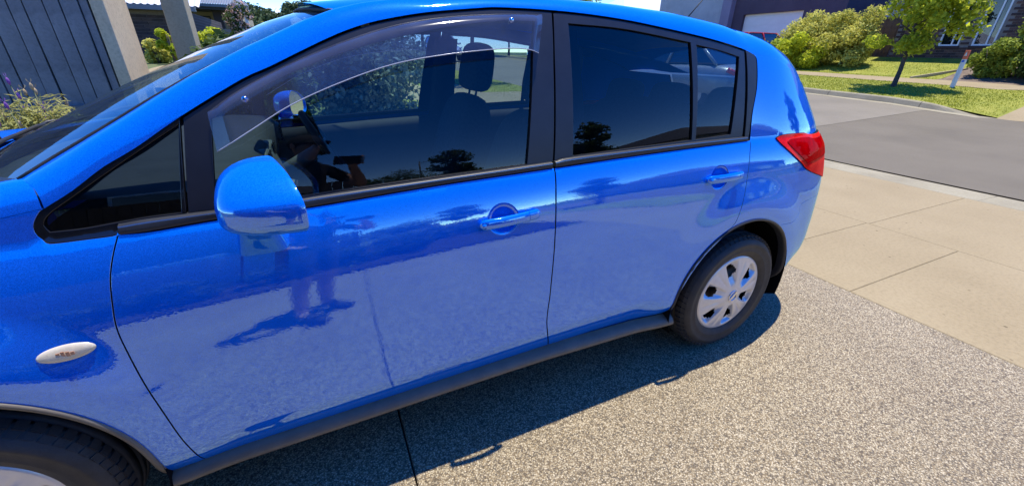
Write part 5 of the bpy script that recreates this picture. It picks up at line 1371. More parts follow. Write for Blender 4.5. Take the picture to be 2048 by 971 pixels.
for cx in (0.0, -2.6):
    P = []
    for a in (np.linspace(a_cb-17, a_d-3, 44) if cx > -1 else np.linspace(a_c+3, 188, 40)):
        r = AR+.004; P.append([(cx+(r-.002)*math.cos(rad(a)), -.008 if (cx < -1 or a > a_cb+1) else .06, ZW+(r-.002)*math.sin(rad(a))), (cx+r*math.cos(rad(a)), .03 if (cx < -1 or a > a_cb+1) else .07, ZW+r*math.sin(rad(a))), (cx+(r+.01)*math.cos(rad(a)), .34, ZW+(r+.01)*math.sin(rad(a)))])
    m = MB(); m.grid(P, flip=True); 
    n0 = len(P)
    m.add([q[2] for q in P], [tuple(range(n0))[::-1]])
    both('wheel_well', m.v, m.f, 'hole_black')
    P = []
    arcs = np.linspace(a_c+.5, 172, 60) if cx < -1 else np.linspace(a_cb+1, a_d, 60)
    for a in arcs:
        def pt(r, dy):
            x, z = cx+r*math.cos(rad(a)), ZW+r*math.sin(rad(a)); xs, zs2 = cx+(AR+.002)*math.cos(rad(a)), ZW+(AR+.002)*math.sin(rad(a))
            return (x, float(S(xs, zs2))+dy, z)
        w_ = .016 if cx < -1 else .012
        P.append([pt(AR+.003, .010), pt(AR+.002, -.004), pt(AR-.004, -.007), pt(AR-w_*.7, -.004), pt(AR-w_, .004), pt(AR-w_-.002, .03)])
    m = MB(); m.grid(P, flip=False); both('arch_lip', m.v, m.f, 'sill_plastic' if cx < -1 else 'trim_black')

def lathe_y(prof, cx, cz, n=96):
    """profile [(r, y)] turned about the y axis"""
    return [[(cx+r*math.cos(2*math.pi*k/n), y, cz+r*math.sin(2*math.pi*k/n)) for r, y in prof] for k in range(n)]
YH = -.004
def wheel(cx, rot):
    zc = .305
    prof = [(.195, .03), (.197, .012), (.203, .004), (.212, -.002), (.228, -.008), (.232, -.0095), (.236, -.008), (.258, -.012), (.264, -.0135), (.268, -.012), (.280, -.006), (.288, .004), (.2945, .012), (.2965, .016),
            (.303, .024), (.3045, .040), (.296, .0405), (.296, .046), (.3058, .0465), (.3062, .075), (.298, .0755), (.298, .083), (.3065, .0835), (.3065, .107), (.298, .1075), (.298, .115), (.3062, .1155), (.3058, .143), (.296, .1435), (.296, .149), (.3045, .1495), (.300, .170), (.285, .182), (.22, .186), (.195, .17)]
    m = MB(); m.grid(lathe_y([(r, y+YH) for r, y in prof], cx, zc, 120), closed_u=True, flip=True)
    ty = both('tyre', m.v, m.f, 'tyre_rubber')
    # shoulder blocks
    m = MB(); nb = 64
    for k in range(nb):
        a0 = 2*math.pi*(k+.14)/nb; a1 = 2*math.pi*(k+.86)/nb; sk = .02
        def P_(r, y, a): return (cx+r*math.cos(a), YH+y, zc+r*math.sin(a))
        v = [P_(.2865, .0025, a0+sk), P_(.2865, .0025, a1+sk), P_(.297, .039, a1), P_(.297, .039, a0), P_(.2905, -.001, a0+sk), P_(.2905, -.001, a1+sk), P_(.3085, .036, a1), P_(.3085, .036, a0)]
        m.hexa(v)
        v = [P_(.2965, .016, a0), P_(.2965, .016, a1), P_(.30, .039, a1), P_(.30, .039, a0), P_(.3035, .012, a0), P_(.3035, .012, a1), P_(.3085, .036, a1), P_(.3085, .036, a0)]
        m.hexa(v)
    both('tread_block', m.v, m.f, 'tyre_rubber', ty, smooth=False)
    # steel wheel behind the cap
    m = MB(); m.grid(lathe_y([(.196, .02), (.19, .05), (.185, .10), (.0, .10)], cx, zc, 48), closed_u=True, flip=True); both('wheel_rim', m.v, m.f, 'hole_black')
    m = MB(); m.grid(lathe_y([(.0, .055), (.13, .055), (.13, .07)], cx, zc, 40), closed_u=True, flip=True); both('brake_disc', m.v, m.f, 'brake_steel')
    # hubcap: polar sheet with six flared spokes and six openings
    nr, na = 34, 216; R_ = np.concatenate([np.linspace(.002, .034, 6), np.linspace(.04, .178, 20), [.182, .187, .192, .196, .1995, .2015, .202, .200]])
    nr = len(R_); V = []; F = []
    def depth(r, a):
        ph = ((a-rot)/(2*math.pi)*6) % 1.0; d = abs(ph-.5)*2          # d=0 middle of the pocket, 1 on the spoke axis
        dome = -.016+.020*(r/.19)**2
        u = np.clip((r-.055)/.115, 0, 1)
        sp = sstep((d-(.30-.10*u))/.28)                                # 1 on spoke
        groove = .0035*math.exp(-((1-d)/.10)**2)*sstep((r-.07)/.03)*(1-sstep((r-.165)/.02))
        pocket = .020*sstep((r-.05)/.06)*(1-sstep((r-.172)/.012))
        y = dome+pocket*(1-sp)+groove
        if r > .186: y = dome-.001+.004*sstep((r-.196)/.006)
        if r < .036: y = -.0165-.0025*(1-sstep((r-.028)/.008))
        hole = (.09 < r < .168) and d < (.40*math.sqrt(max(0, 1-((r-.130)/.034)**2)) if abs(r-.130) < .034 else 0) 
        return y, hole
    for r in R_:
        for k in range(na):
            a = 2*math.pi*k/na; y, _ = depth(r, a); V.append((cx+r*math.cos(a), YH+y, zc+r*math.sin(a)))
    for i in range(nr-1):
        for k in range(na):
            rm = (R_[i]+R_[i+1])/2; am = 2*math.pi*(k+.5)/na
            if depth(rm, am)[1]: continue
            a_, b_ = i*na+k, i*na+(k+1) % na; F.append((a_, a_+na, b_+na, b_))
    F.append(tuple(range(na)))
    cap = both('hubcap', V, F, 'hubcap_silver', label='silver six-spoke plastic wheel cover')
    # emblem: ring with a name bar and two arcs
    m = MB(); ring = [(cx+.0265*math.cos(t), YH-.0200, zc+.0265*math.sin(t)) for t in np.linspace(0, 2*math.pi, 33)]; m.tube(ring, .0026, 6, cap=False)
    bang = rot*.5+rad(38)
    ux, uz = math.cos(bang), math.sin(bang); px_, pz_ = -uz, ux
    def E_(a, b, d): return (cx+ux*a+px_*b, YH-.0195-d, zc+uz*a+pz_*b)
    m.hexa([E_(-.030, -.0055, 0), E_(.030, -.0055, 0), E_(.030, .0055, 0), E_(-.030, .0055, 0), E_(-.030, -.0055, .004), E_(.030, -.0055, .004), E_(.030, .0055, .004), E_(-.030, .0055, .004)])
    both('hub_emblem', m.v, m.f, 'chrome', cap, smooth=False)
    # valve
    m = MB(); av = rot+rad(30)+rad(-60); v0 = np.array([cx+.15*math.cos(av), YH+.02, zc+.15*math.sin(av)]); m.tube([v0, v0+np.array([-.012*math.cos(av), -.014, -.012*math.sin(av)])], .004, 8); both('tyre_valve', m.v, m.f, 'rubber_black', cap)
wheel(0.0, rad(12)); wheel(-2.6, rad(40))

# ---- door mirror
X0, X1 = -1.897, -1.768
def mirror_section(t, n=44):
    x = X0+(X1-X0)*t; g = (1-(1-t)**2.7)**(1/2.7)
    hy, hz = .016+.094*g, .010+.053*g; cy = -.085+.010*(1-g); cz = 1.056-.010*(1-g)
    out = []
    for a in np.linspace(0, 2*math.pi, n, endpoint=False):
        c_, s_ = math.cos(a), math.sin(a)
        u = math.copysign(abs(c_)**.70, c_); w = math.copysign(abs(s_)**(.80 if s_ > 0 else .55), s_)
        y = cy+hy*u; z = cz+hz*w*(1+.32*u if s_ > 0 else 1.0)
        if s_ > 0: z += .010*g*s_*(1-min(1, abs(u-.1))**2)
        out.append((x-.040*u*t*t, y, z+.004*u))
    return out
secs = [mirror_section(t) for t in (0.001, .008, .025, .06, .11, .19, .30, .43, .57, .72, .85, .94, .985, 1.0)]
secs[-1] = [tuple(np.mean(np.array(secs[-1]), 0)*.012+np.array(q)*.988) for q in secs[-1]]
nS = len(secs[0])
m = MB(); m.grid(secs, closed_v=True); m.add(secs[0], [tuple(range(nS))])
def shrink(sec, k, dx):
    c_ = np.mean(np.array(sec), 0); return [tuple(c_+(np.array(q)-c_)*k+np.array([dx, 0, 0])) for q in sec]
m.grid([secs[-1], shrink(secs[-1], .965, -.002), shrink(secs[-1], .95, -.012)], closed_v=True)
mir = both('door_mirror', m.v, m.f, 'blue_paint', doorF, label='blue door mirror housing')
plain('mirror_silver', (.9, .9, .9), .02, metal=1.0)
m2 = MB(); m2.add(shrink(secs[-1], .955, -.010), [tuple(range(nS))[::-1]]); both('mirror_face', m2.v, m2.f, 'mirror_silver', mir, smooth=False)
# pedestal that carries the mirror: from the housing floor into the door skin
sec = []
for t in np.linspace(0, 1, 9):
    z = 1.004-.112*t; xc = -1.843-.010*t; hx = .036+.018*t**.8
    yf = -.088+.085*t**1.15; yk = float(S(xc, min(z, .94)))+.03
    cy_, hy_ = (yf+yk)/2, max(.012, (yk-yf)/2)
    sec.append([(xc+hx*math.copysign(abs(math.cos(a))**.55, math.cos(a)), cy_+hy_*math.copysign(abs(math.sin(a))**.55, math.sin(a)), z-.008*math.cos(a)*0) for a in np.linspace(0, 2*math.pi, 28, endpoint=False)])
m = MB(); m.grid(sec, closed_v=True, flip=True); both('mirror_stalk', m.v, m.f, 'blue_paint', mir)
# ---- cabin
def rbox(name, c, s, mat, parent, rot=(0, 0, 0), lv=2, taper=None):
    v = []
    for dz in (-1, 1):
        for dx, dy in ((-1, -1), (1, -1), (1, 1), (-1, 1)):
            k = taper if (taper and dz > 0) else 1.0
            v.append((dx*s[0]/2*k, dy*s[1]/2*k, dz*s[2]/2))
    R_ = Matrix.Rotation(rot[2], 3, 'Z') @ Matrix.Rotation(rot[1], 3, 'Y') @ Matrix.Rotation(rot[0], 3, 'X')
    v = [tuple(R_ @ Vector(q)+Vector(c)) for q in v]
    mb = MB(); mb.hexa(v); o = mb.build(name, mat, parent, True)
    bm = bmesh.new(); bm.from_mesh(o.data)
    e = [x for x in bm.edges]
    bmesh.ops.subdivide_edges(bm, edges=e, cuts=1, use_grid_fill=True)
    for f in bm.faces: f.smooth = True
    bm.to_mesh(o.data); bm.free()
    subsurf(o, lv)
    for p_ in o.data.polygons: p_.use_smooth = True
    return o
def seat(y, x=-1.07):
    se = obj('front_seat', *(lambda m: (m.v, m.f))(MB().box((x-.50, y-.235, .30), (x-.02, y+.235, .36))), 'cabin_dark', car)
    rbox('seat_cushion', (x-.27, y, .46), (.62, .58, .26), 'cabin_fabric', se, (0, rad(6), 0))
    rbox('seat_back', (x+.115, y, .79), (.22, .56, .72), 'cabin_fabric', se, (0, rad(16), 0), taper=.88)
    rbox('headrest', (x+.25, y, 1.275), (.14, .31, .25), 'cabin_fabric', se, (0, rad(10), 0), taper=.92)
    mb = MB()
    for d in (-.055, .055): mb.tube([(x+.20, y+d, 1.02), (x+.245, y+d, 1.24)], .007, 8)
    mb.build('headrest_post', 'cabin_grey', se, True)
seat(.42); seat(1.26)
rs = obj('rear_seat', *(lambda m: (m.v, m.f))(MB().box((-.42, .20, .28), (.1, 1.49, .34))), 'cabin_dark', car)
rbox('seat_cushion', (-.22, HW, .44), (.56, 1.45, .26), 'cabin_fabric', rs)
rbox('seat_back', (.14, HW, .78), (.22, 1.42, .70), 'cabin_fabric', rs, (0, rad(20), 0))
for y in (.42, HW, 1.27): rbox('headrest', (.26, y, 1.10), (.13, .30, .22), 'cabin_fabric', rs, (0, rad(14), 0))
# dashboard
P = []
for y in np.linspace(.14, 2*HW-.14, 25):
    s = (y-.14)/(2*HW-.28); q = 1-abs(2*s-1)**2.2; hump = .035*math.exp(-((y-1.26)/.20)**2)
    P.append([(-2.30-.25*q, y, 1.045-.02*q), (-2.20-.12*q, y, 1.03), (-2.05, y, 1.03+hump), (-1.93, y, 1.02+hump), (-1.885, y, .99+hump*.6), (-1.89, y, .90), (-1.91, y, .78), (-1.96, y, .68), (-2.05, y, .55), (-2.1, y, .30)])
m = MB(); m.grid(P, flip=False); dash = m.build('dashboard', 'cabin_dark', car, True)
mb = MB(); mb.add([(-1.905, .62, .95), (-1.905, 1.04, .95), (-1.86, 1.02, .72), (-1.80, 1.0, .60), (-1.80, .70, .60), (-1.86, .67, .72)], [(0, 1, 2, 3, 4, 5)])
cst = rbox('centre_stack', (-1.885, .835, .82), (.11, .36, .36), 'cabin_grey', dash, (0, rad(-14), 0))
for dy in (-.09, .0, .09):
    mb = MB(); mb.tube([(-1.835, .835+dy, .80), (-1.808, .835+dy, .795)], [.030, .026], 18); mb.build('control_dial', 'cabin_grey', cst, True)
for yy in (.32, .74, .93, 1.45):
    mb = MB(); mb.tube([(-1.90, yy, .95), (-1.868, yy, .952)], [.052, .050], 22); v_ = mb.build('air_vent', 'cabin_grey', dash, True)
    mb = MB()
    for k in range(-2, 3): mb.box((-1.870, yy-.042, .952+.017*k-.005), (-1.864, yy+.042, .952+.017*k+.005))
    mb.build('vent_slat', 'hole_black', v_)
mb = MB(); mb.box((-1.887, .56, .70), (-1.865, .70, .88)); bevel(mb.build('vent_panel', 'cabin_grey', dash), .008)
rbox('centre_console', (-1.42, .845, .46), (.75, .20, .20), 'cabin_grey', car)
mb = MB(); mb.tube([(-1.62, .845, .52), (-1.60, .845, .66)], .012, 8); mb.tube([(-1.60, .845, .66), (-1.598, .845, .73)], [.022, .026], 12); mb.build('gear_lever', 'cabin_dark', car, True)
# steering wheel (right-hand drive)
cw = np.array([-1.66, 1.26, .90]); ax = np.array([.88, 0, .47]); ux = np.array([0, 1, 0.]); uz = np.cross(ax, ux)
mb = MB(); mb.tube([cw+.185*(math.cos(t)*ux+math.sin(t)*uz) for t in np.linspace(0, 2*math.pi, 41)], .015, 10, cap=False); sw = mb.build('steering_wheel', 'cabin_dark', car, True)
mb = MB()
for t in (rad(0), rad(180), rad(90)): mb.tube([cw+.03*(math.cos(t)*ux+math.sin(t)*uz)-ax*.02, cw+.18*(math.cos(t)*ux+math.sin(t)*uz)], [.028, .014], 8, flat=.5)
mb.tube([cw-ax*.03, cw+ax*.005], [.07, .06], 16); mb.tube([cw-ax*.03, cw-ax*.30], .035, 10); mb.build('wheel_spoke', 'cabin_grey', sw, True)
# headliner, sun visors, rear-view mirror, pillar liners
P = []
for x in np.linspace(-1.52, .40, 20):
    g_ = []
    for s in np.linspace(0, 1, 15):
        y = .33+(2*HW-.66)*s; q = 1-abs(2*s-1)**4; g_.append((x, y, float(zroof(x))-.075+.03*q))
    P.append(g_)
m = MB(); m.grid(P, flip=True); m.build('headliner', 'cabin_grey', car, True)
P = []
for x in np.linspace(-1.50, .10, 30):
    z = float(np.interp(x, allL[:, 0], allL[:, 1])); y = float(S(x, z)); P.append([(x, y+.018, z-.012), (x, y+.05, z-.02), (x, y+.09, z+.005), (x, y+.12, z+.03)])
m = MB(); m.grid(P, flip=True); both('rail_liner', m.v, m.f, 'cabin_grey')
P = []
for x, z in allL:
    if x < -1.50:
        i = int(np.argmin(np.abs(np.array(rows_x)-x))); U = np.array(band_rows[i][-1]); P0 = np.array(band_rows[i][0])
        P.append([P0+np.array([.012, .015, -.012]), (P0+U)/2+np.array([.03, .05, -.03]), U+np.array([.012, .006, -.012])])
m = MB(); m.grid(P, flip=True); both('pillar_liner', m.v, m.f, 'cabin_dark')
xb = surf(1108, 200)[0]
P = []
for t in np.linspace(0, 1, 10):
    z = .98+.44*t; w_ = .085-.02*t; xc = xb+.04+.02*t; y = float(S(xc, z))+.02
    P.append([(xc-w_, y, z), (xc-w_*.8, y+.05, z), (xc+w_*.8, y+.05, z), (xc+w_, y, z)])
m = MB(); m.grid(P); both('pillar_liner', m.v, m.f, 'cabin_dark')
rbox('rear_view_mirror', (-1.83, HW-.0, 1.33), (.035, .24, .075), 'cabin_dark', car)
for y in (.48, 1.22): rbox('sun_visor', (-1.60, y, 1.415), (.20, .36, .03), 'cabin_beige', car, (0, rad(-10), 0))
P = []
for x in np.linspace(.22, .62, 8):
    P.append([(x, y, .92) for y in np.linspace(.28, 2*HW-.28, 8)])
m = MB(); m.grid(P); m.build('parcel_shelf', 'cabin_dark', car)
# ================================================================== behind the photographer (seen in the paint and glass)
mottled('bark_mulch', (.016, .011, .008), (.032, .022, .016), (.05, .036, .026), 4, 40, bump=.8, bs=60)
leafmat('hedge_leaf', (.02, .04, .012), (.08, .11, .03), .25, 2)
pf = thing('paling_fence', 'dark stained paling fence along the driveway behind the photographer', 'fence', (-5, -4.6, 0))
plain('timber_stain', (.055, .045, .04), .8, var=.3, scale=8)
for z in (.35, 1.25): MB().box((-10, -4.66, z), (-1.6, -4.61, z+.09)).build('fence_rail', 'timber_stain', pf)
pieces(pf, 'paling', ['timber_stain'], [((-9.95+.14*i, -4.59+.008*(i % 2), .80), (.132, .016, 1.6)) for i in range(60)])
sheet('garden_border', -6.2, 1.1, -4.6, -3.12, 6, 3, 'bark_mulch', .03)
sheet('added_dark_garden', -10, 1.15, -16, -4.7, 8, 8, 'bark_mulch', .02)  # unseen dark ground, put in to darken reflections in the paint
for i in range(9):
    shrub('border_shrub', 'unseen low dark shrub added to darken reflections in the paint', (-1.0+(i % 3)*.75+random.uniform(-.2, .2), -5.6-(i//3)*2.2+random.uniform(-.3, .3), 0), (.45, .45, .36), 1800, .05, 'hedge_leaf', 230+i, 12, (.14, .26), group='unseen shrubs added to darken reflections')
for i, x in enumerate(np.arange(-5.6, -.6, .75)):
    shrub('border_shrub', 'low dark shrub in the border behind the photographer', (x+random.uniform(-.1, .1), -3.9+random.uniform(-.15, .15), 0), (.36, .34, .34), 1800, .045, 'hedge_leaf', 200+i, 12, (.12, .22), group='low shrubs in the driveway border')
def plain_house(label, x0, x1, y0, y1, h, wm, rm, ridge=1.8, face=1):
    t = thing('street_house', label, 'house', ((x0+x1)/2, (y0+y1)/2, 0)); MB().box((x0, y0, -.3), (x1, y1, h)).build('wall', wm, t)
    e = .5; m = MB(); cx, cy = (x0+x1)/2, (y0+y1)/2; rl = max(.5, (x1-x0)-(y1-y0))/2
    m.add([(x0-e, y0-e, h), (x1+e, y0-e, h), (x1+e, y1+e, h), (x0-e, y1+e, h), (cx-rl, cy, h+ridge), (cx+rl, cy, h+ridge)], [(0, 1, 5, 4), (1, 2, 5), (2, 3, 4, 5), (3, 0, 4), (0, 3, 2, 1)]); m.build('roof', rm, t)
    n = max(2, int((x1-x0)/3))
    for k in range(n):
        xx = x0+(x1-x0)*(k+.5)/n; w = MB().box((xx-.7, y1+.001, .9), (xx+.7, y1+.03, 2.1)).build('window', 'window_frame_white', t); MB().box((xx-.64, y1+.03, .96), (xx+.64, y1+.034, 2.04)).build('pane', 'car_glass', w)
    return t
plain_house('cream brick house behind the photographer with a dark roof', -8, 8, -56, -46, 2.7, 'render_tan', 'roof_tile_dark')
plain_house('grey rendered house further down the street behind the photographer', 14.5, 24, -22, -12, 2.8, 'render_grey', 'roof_tile_dark', 2.0)
plain('dark_cladding', (.040, .042, .048), .8, var=.2, scale=6)
plain_house('dark clad two-storey house beyond the fence behind the photographer', -15, -2.9, -16, -6.2, 5.6, 'dark_cladding', 'roof_tile_dark', 1.6)
def reflect_dir(px, py):
    q = surf(px, py, .01); n = Sn(np.array(q[0]), np.array(q[2])); d = q-CAM; d = d/np.linalg.norm(d); return q, d-2*np.dot(d, n)*n
def tree_at(label, px, D, h, R_, mat, seed, n=5000, crown=.62):
    q, r = reflect_dir(px, 300); k = np.array([r[0], r[1]])/math.hypot(r[0], r[1]); x, y = q[0]+k[0]*D, q[1]+k[1]*D; g = T(x, y)
    t = thing('street_tree', label, 'tree', (x, y, g)); trunk((x, y, g), (x, y, g+h*.7), .12, .05, t, 8, R_*.7, seed=seed)
    leaf_cloud('crown', blobs((x, y, g+h*crown), (R_, R_, h*(1-crown)*.9), 34, R_*.2, R_*.42, .8, 1, seed), n, .09, mat, t, shell=.4)
tree_at('rounded dark tree in the street behind the photographer', 905, 17, 5.0, 1.25, 'leaf_dark', 301)
tree_at('spreading tree behind the photographer near the street lamp', 775, 22, 3.9, 2.3, 'leaf_dark', 302)
tree_at('thin young tree on the verge behind the photographer', 1185, 10.5, 3.9, .95, 'leaf_dark', 303, 2600)
tree_at('leafy tree on the verge by the grey house behind the photographer', 1335, 15, 4.3, 1.25, 'leaf_dark', 304)
q, r = reflect_dir(835, 300); k = np.array([r[0], r[1]])/math.hypot(r[0], r[1]); x, y = q[0]+k[0]*24, q[1]+k[1]*24
sl_ = thing('street_lamp', 'curved-arm street lamp in the street behind the photographer', 'lamp', (x, y, T(x, y)))
m = MB(); m.tube([(x, y, T(x, y)-.1), (x, y, 5.2)], [.07, .045], 10); m.build('pole', 'metal_dark', sl_, True)
m = MB(); m.tube([(x, y, 4.9), (x+.5, y, 5.15), (x+1.3, y, 5.1)], [.03, .03, .025], 8); m.build('arm', 'metal_dark', sl_, True)
m = MB(); m.tube([(x+1.3, y, 5.12), (x+1.3, y, 4.95), (x+1.3, y, 4.85)], [.05, .16, .10], 12); m.build('lantern', 'metal_dark', sl_, True)

# ================================================================== the photographer and the phone
plain('skin', (.42, .24, .17), .55, var=.08, scale=20); plain('shirt_black', (.010, .010, .012), .85, var=.3, scale=10); plain('shorts_dark', (.018, .020, .026), .9, var=.2, scale=10); plain('shoe_black', (.012, .012, .013), .6); plain('phone_black', (.01, .01, .012), .2, coat=.5); plain('hair_dark', (.02, .014, .01), .8); plain('sole_white', (.6, .6, .58), .7); plain('eye_white', (.7, .7, .68), .3)
FD = np.array([.80, .60, 0.0]); RD = np.array([.60, -.80, 0.0]); UPV = np.array([0, 0, 1.0])      # facing, right
PC = np.array([-1.90, -1.42, 0.0])
def B(f, r, z): return PC+FD*f+RD*r+UPV*z
pm = CAM-RF*.016                                     # lens side of the phone
pcen = pm+RX*.055-RF*.004
person = thing('person', 'person in black cap, black shirt and dark shorts holding up a phone', 'person', tuple(PC))
J = {}; Ed = []
def jt(n, p, r, par=None):
    J[n] = (np.array(p, float), r, len(J))
    if par: Ed.append((J[par][2], J[n][2]))
jt('pelvis', B(0, 0, .93), .135)
jt('belly', B(.02, 0, 1.08), .130, 'pelvis'); jt('chest', B(.02, 0, 1.26), .140, 'belly'); jt('upper', B(0, 0, 1.40), .105, 'chest'); jt('neck', B(.02, 0, 1.475), .055, 'upper'); jt('skull0', B(.05, 0, 1.54), .072, 'neck'); jt('skull', B(.05, 0, 1.61), .088, 'skull0'); jt('crown', B(.035, 0, 1.67), .075, 'skull')
for s, nm in ((1, 'r'), (-1, 'l')):
    jt('hip'+nm, B(0, .09*s, .88), .095, 'pelvis'); jt('thigh'+nm, B(.02, .10*s, .70), .085, 'hip'+nm); jt('knee'+nm, B(.02, .105*s, .49), .060, 'thigh'+nm); jt('calf'+nm, B(-.01, .105*s, .36), .058, 'knee'+nm); jt('ankle'+nm, B(-.02, .11*s, .09), .040, 'calf'+nm); jt('ball'+nm, B(.09, .125*s, .045), .042, 'ankle'+nm); jt('toe'+nm, B(.17, .13*s, .035), .032, 'ball'+nm)
    jt('sh'+nm, B(0, .165*s, 1.395), .068, 'upper')
wr = pcen+RX*.050-RF*.085+np.array([.01, -.02, -.055])
jt('elr', np.array([-1.56, -1.50, 1.15]), .044, 'shr'); jt('far', (np.array([-1.56, -1.50, 1.15])+wr)/2, .040, 'elr'); jt('wrr', wr, .027, 'far')
jt('ell', B(-.10, -.34, 1.17), .044, 'shl'); jt('fal', B(.02, -.30, 1.04), .038, 'ell'); jt('wrl', B(.10, -.21, .97), .027, 'fal')
palm = pcen+RX*.052-RF*.040+np.array([0, 0, -.022])
jt('palm', palm, .026, 'wrr'); 
jt('palml', B(.13, -.165, .945), .025, 'wrl')
# right-hand fingers closing round the phone's far end (they stay behind the lens plane)
for i, (u, ln) in enumerate([(.030, .95), (.010, 1.05), (-.011, 1.0), (-.031, .85)]):
    b0_ = palm+RX*.020+RY*u+RF*.004; b1_ = pcen+RX*.094*1.0+RY*u-RF*.014; b2_ = pcen+RX*.100+RY*u+RF*.004; b3_ = pcen+RX*(.100-.016*ln)+RY*u+RF*.011
    jt('f%da' % i, b0_, .0095, 'palm'); jt('f%db' % i, b1_, .0088, 'f%da' % i); jt('f%dc' % i, b2_, .0080, 'f%db' % i); jt('f%dd' % i, b3_, .0070, 'f%dc' % i)
jt('tha', palm-RX*.012-RY*.022+RF*.004, .0115, 'palm'); jt('thb', pcen+RX*.030-RY*.042-RF*.012, .0100, 'tha'); jt('thc', pcen+RX*.012-RY*.040-RF*.014, .0085, 'thb')
for i, (u, ln) in enumerate([(.028, .95), (.010, 1.05), (-.010, 1.0), (-.028, .85)]):
    p0 = J['palml'][0]; d_ = FD*.6-UPV*.3+RD*.5; side = FD*.4*u+UPV*.8*u
    jt('g%da' % i, p0+d_*.030+side, .0095, 'palml'); jt('g%db' % i, p0+d_*.060+side, .0088, 'g%da' % i); jt('g%dc' % i, p0+d_*.080*ln+side-UPV*.015, .0078, 'g%db' % i)
jt('gta', J['palml'][0]+FD*.03+UPV*.02, .0110, 'palml'); jt('gtb', J['palml'][0]+FD*.055+UPV*.03, .009, 'gta')
me = bpy.data.meshes.new('body'); me.from_pydata([tuple(v[0]) for v in J.values()], Ed, []); me.update()
bo = bpy.data.objects.new('body', me); COL.objects.link(bo)
sk = bo.modifiers.new('skin', 'SKIN'); sk.use_smooth_shade = True; sk.branch_smoothing = .6
for i, v in enumerate(J.values()):
    sv = me.skin_vertices[0].data[i]; sv.radius = (v[1], v[1]); sv.use_root = (i == 0)
# torso and head are wider than deep
ss = bo.modifiers.new('sub', 'SUBSURF'); ss.levels = 2; ss.render_levels = 2
dg = bpy.context.evaluated_depsgraph_get(); ev = bo.evaluated_get(dg); bm_ = bpy.data.meshes.new_from_object(ev)
bpy.data.objects.remove(bo)
bm_.name = 'body'; body = bpy.data.objects.new('body', bm_); COL.objects.link(body); setparent(body, person)
co = np.zeros(len(bm_.vertices)*3); bm_.vertices.foreach_get('co', co); co = co.reshape(-1, 3)
rel = co-PC; f_ = rel@FD; r_ = rel@RD; z_ = rel[:, 2]
tor = (z_ > .86) & (z_ < 1.42) & (np.abs(r_) < .19) & (np.abs(f_) < .2)
w_ = np.where(tor, np.minimum(1, np.minimum((z_-.86)/.08, (1.42-z_)/.06)), 0)
co = co+np.outer(r_*.22*w_, RD)-np.outer(f_*.22*w_, FD)
head = (z_ > 1.50) & (np.abs(r_) < .13)
# nose, brow, chin on the front of the face
fa_ = np.where(head, f_, -1)
nose = np.exp(-((z_-1.575)/.014)**2-(r_/.012)**2)*.022+np.exp(-((z_-1.612)/.012)**2-(r_/.05)**2)*.006+np.exp(-((z_-1.515)/.016)**2-(r_/.03)**2)*.010-np.exp(-((z_-1.600)/.010)**2-((np.abs(r_)-.030)/.014)**2)*.007+np.exp(-((z_-1.543)/.006)**2-(r_/.022)**2)*.005
co = co+np.outer(np.where(head & (f_ > .09), nose, 0), FD)
bm_.vertices.foreach_set('co', co.ravel())
for n in ('skin', 'shirt_black', 'shorts_dark', 'shoe_black'): bm_.materials.append(MATS[n])
mi = []
for p in bm_.polygons:
    c_ = np.array(p.center)-PC; cf, cr, cz = c_@FD, c_@RD, c_[2]
    d_sh = min(np.linalg.norm(np.array(p.center)-J['shr'][0]), np.linalg.norm(np.array(p.center)-J['shl'][0]))
    if cz < .085 or (cz < .11 and cf > .03): mi.append(3)
    elif .52 < cz < .97 and abs(cr) < .25 and np.hypot(cf, 0) < .2: mi.append(2)
    elif .95 <= cz < 1.455 and (np.hypot(cf, cr) < .22 or d_sh < .21): mi.append(1)
    else: mi.append(0)
bm_.polygons.foreach_set('material_index', mi); bm_.polygons.foreach_set('use_smooth', [True]*len(mi)); bm_.update()
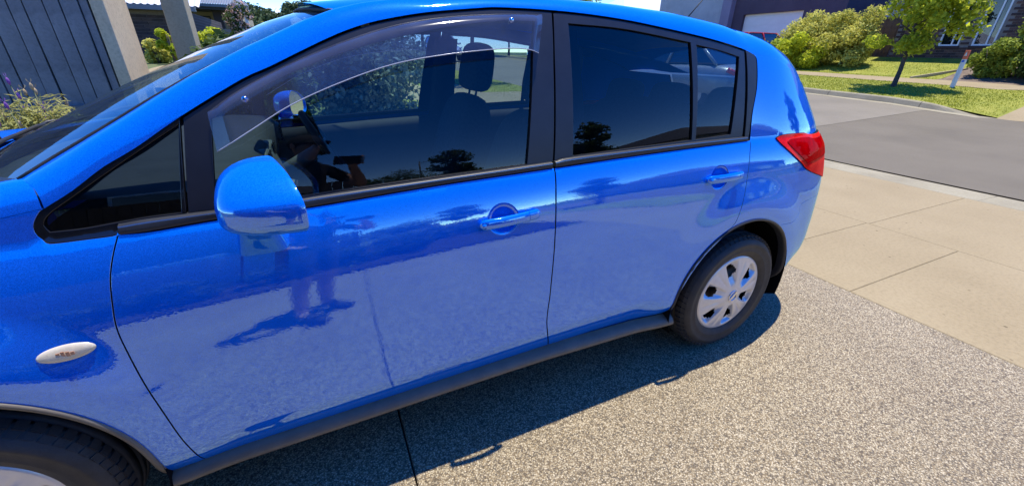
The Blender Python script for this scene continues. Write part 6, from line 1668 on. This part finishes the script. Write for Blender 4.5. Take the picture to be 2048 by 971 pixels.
# ears, eyes, hair, cap
hc = B(.045, 0, 1.615)
for s in (-1, 1):
    m = MB(); R_ = []
    for a in np.linspace(0, math.pi, 7): R_.append([hc+RD*s*(.088+.010*math.cos(b)*math.sin(a))+FD*(-.012+.016*math.sin(a)*math.sin(b))+UPV*(-.012+.030*math.cos(a)) for b in np.linspace(0, 2*math.pi, 10, endpoint=False)])
    m.grid(R_, closed_v=True); m.build('ear', 'skin', person, True)
    m = MB(); R_ = []
    for a in np.linspace(0, math.pi, 7): R_.append([hc+RD*s*.030+FD*.080+UPV*(-.014)+np.array([.009*math.sin(a)*math.cos(b), .009*math.sin(a)*math.sin(b), .009*math.cos(a)]) for b in np.linspace(0, 2*math.pi, 10, endpoint=False)])
    m.grid(R_, closed_v=True); m.build('eye', 'eye_white', person, True)
def dome(c_, rf, rr, rz, z0, n1=8, n2=28, back=0):
    P = []
    for a in np.linspace(0, math.pi/2, n1):
        P.append([c_+FD*rf*math.cos(a)*math.cos(b)+RD*rr*math.cos(a)*math.sin(b)+UPV*(z0+rz*math.sin(a)) for b in np.linspace(0, 2*math.pi, n2, endpoint=False)])
    return P
m = MB(); m.grid(dome(hc, .104, .094, .095, .018), closed_v=True); cap_ = m.build('cap', 'shirt_black', person, True)
P = []
for t in np.linspace(0, 1, 6):
    P.append([hc+FD*(.090*math.cos(b)+.085*t*math.cos(b)**.5)+RD*(.088*math.sin(b)*(1-.12*t))+UPV*(.020-.018*t-.012*abs(math.sin(b))*t) for b in np.linspace(-1.35, 1.35, 17)])
m = MB(); m.grid(P); bb = m.build('cap_brim', 'shirt_black', cap_, True); sd = bb.modifiers.new('solid', 'SOLIDIFY'); sd.thickness = .005
m = MB(); m.add([hc+FD*(.1045)+RD*.024*math.cos(t)+UPV*(.055+.018*math.sin(t))-FD*(.012*(.055+.018*math.sin(t))/.05) for t in np.linspace(0, 2*math.pi, 20, endpoint=False)], [tuple(range(20))]); m.build('cap_badge', 'cabin_grey', cap_)
m = MB(); m.grid(dome(hc-FD*.012+UPV*.018, .088, .092, -.075, .0, 6), closed_v=True); m.build('hair', 'hair_dark', person, True)
# phone: landscape slab, lens corner at the camera
def PX(a, b, c_): return pcen+RX*a+RY*b-RF*c_
m = MB(); m.hexa([PX(-.075, -.0375, .004), PX(.085, -.0375, .004), PX(.085, .0375, .004), PX(-.075, .0375, .004), PX(-.075, -.0375, -.004), PX(.085, -.0375, -.004), PX(.085, .0375, -.004), PX(-.075, .0375, -.004)])
phn = m.build('phone', 'phone_black', None); bevel(phn, .003, 3); tag(phn, 'black phone held up sideways in the photographer\'s hand', 'phone')
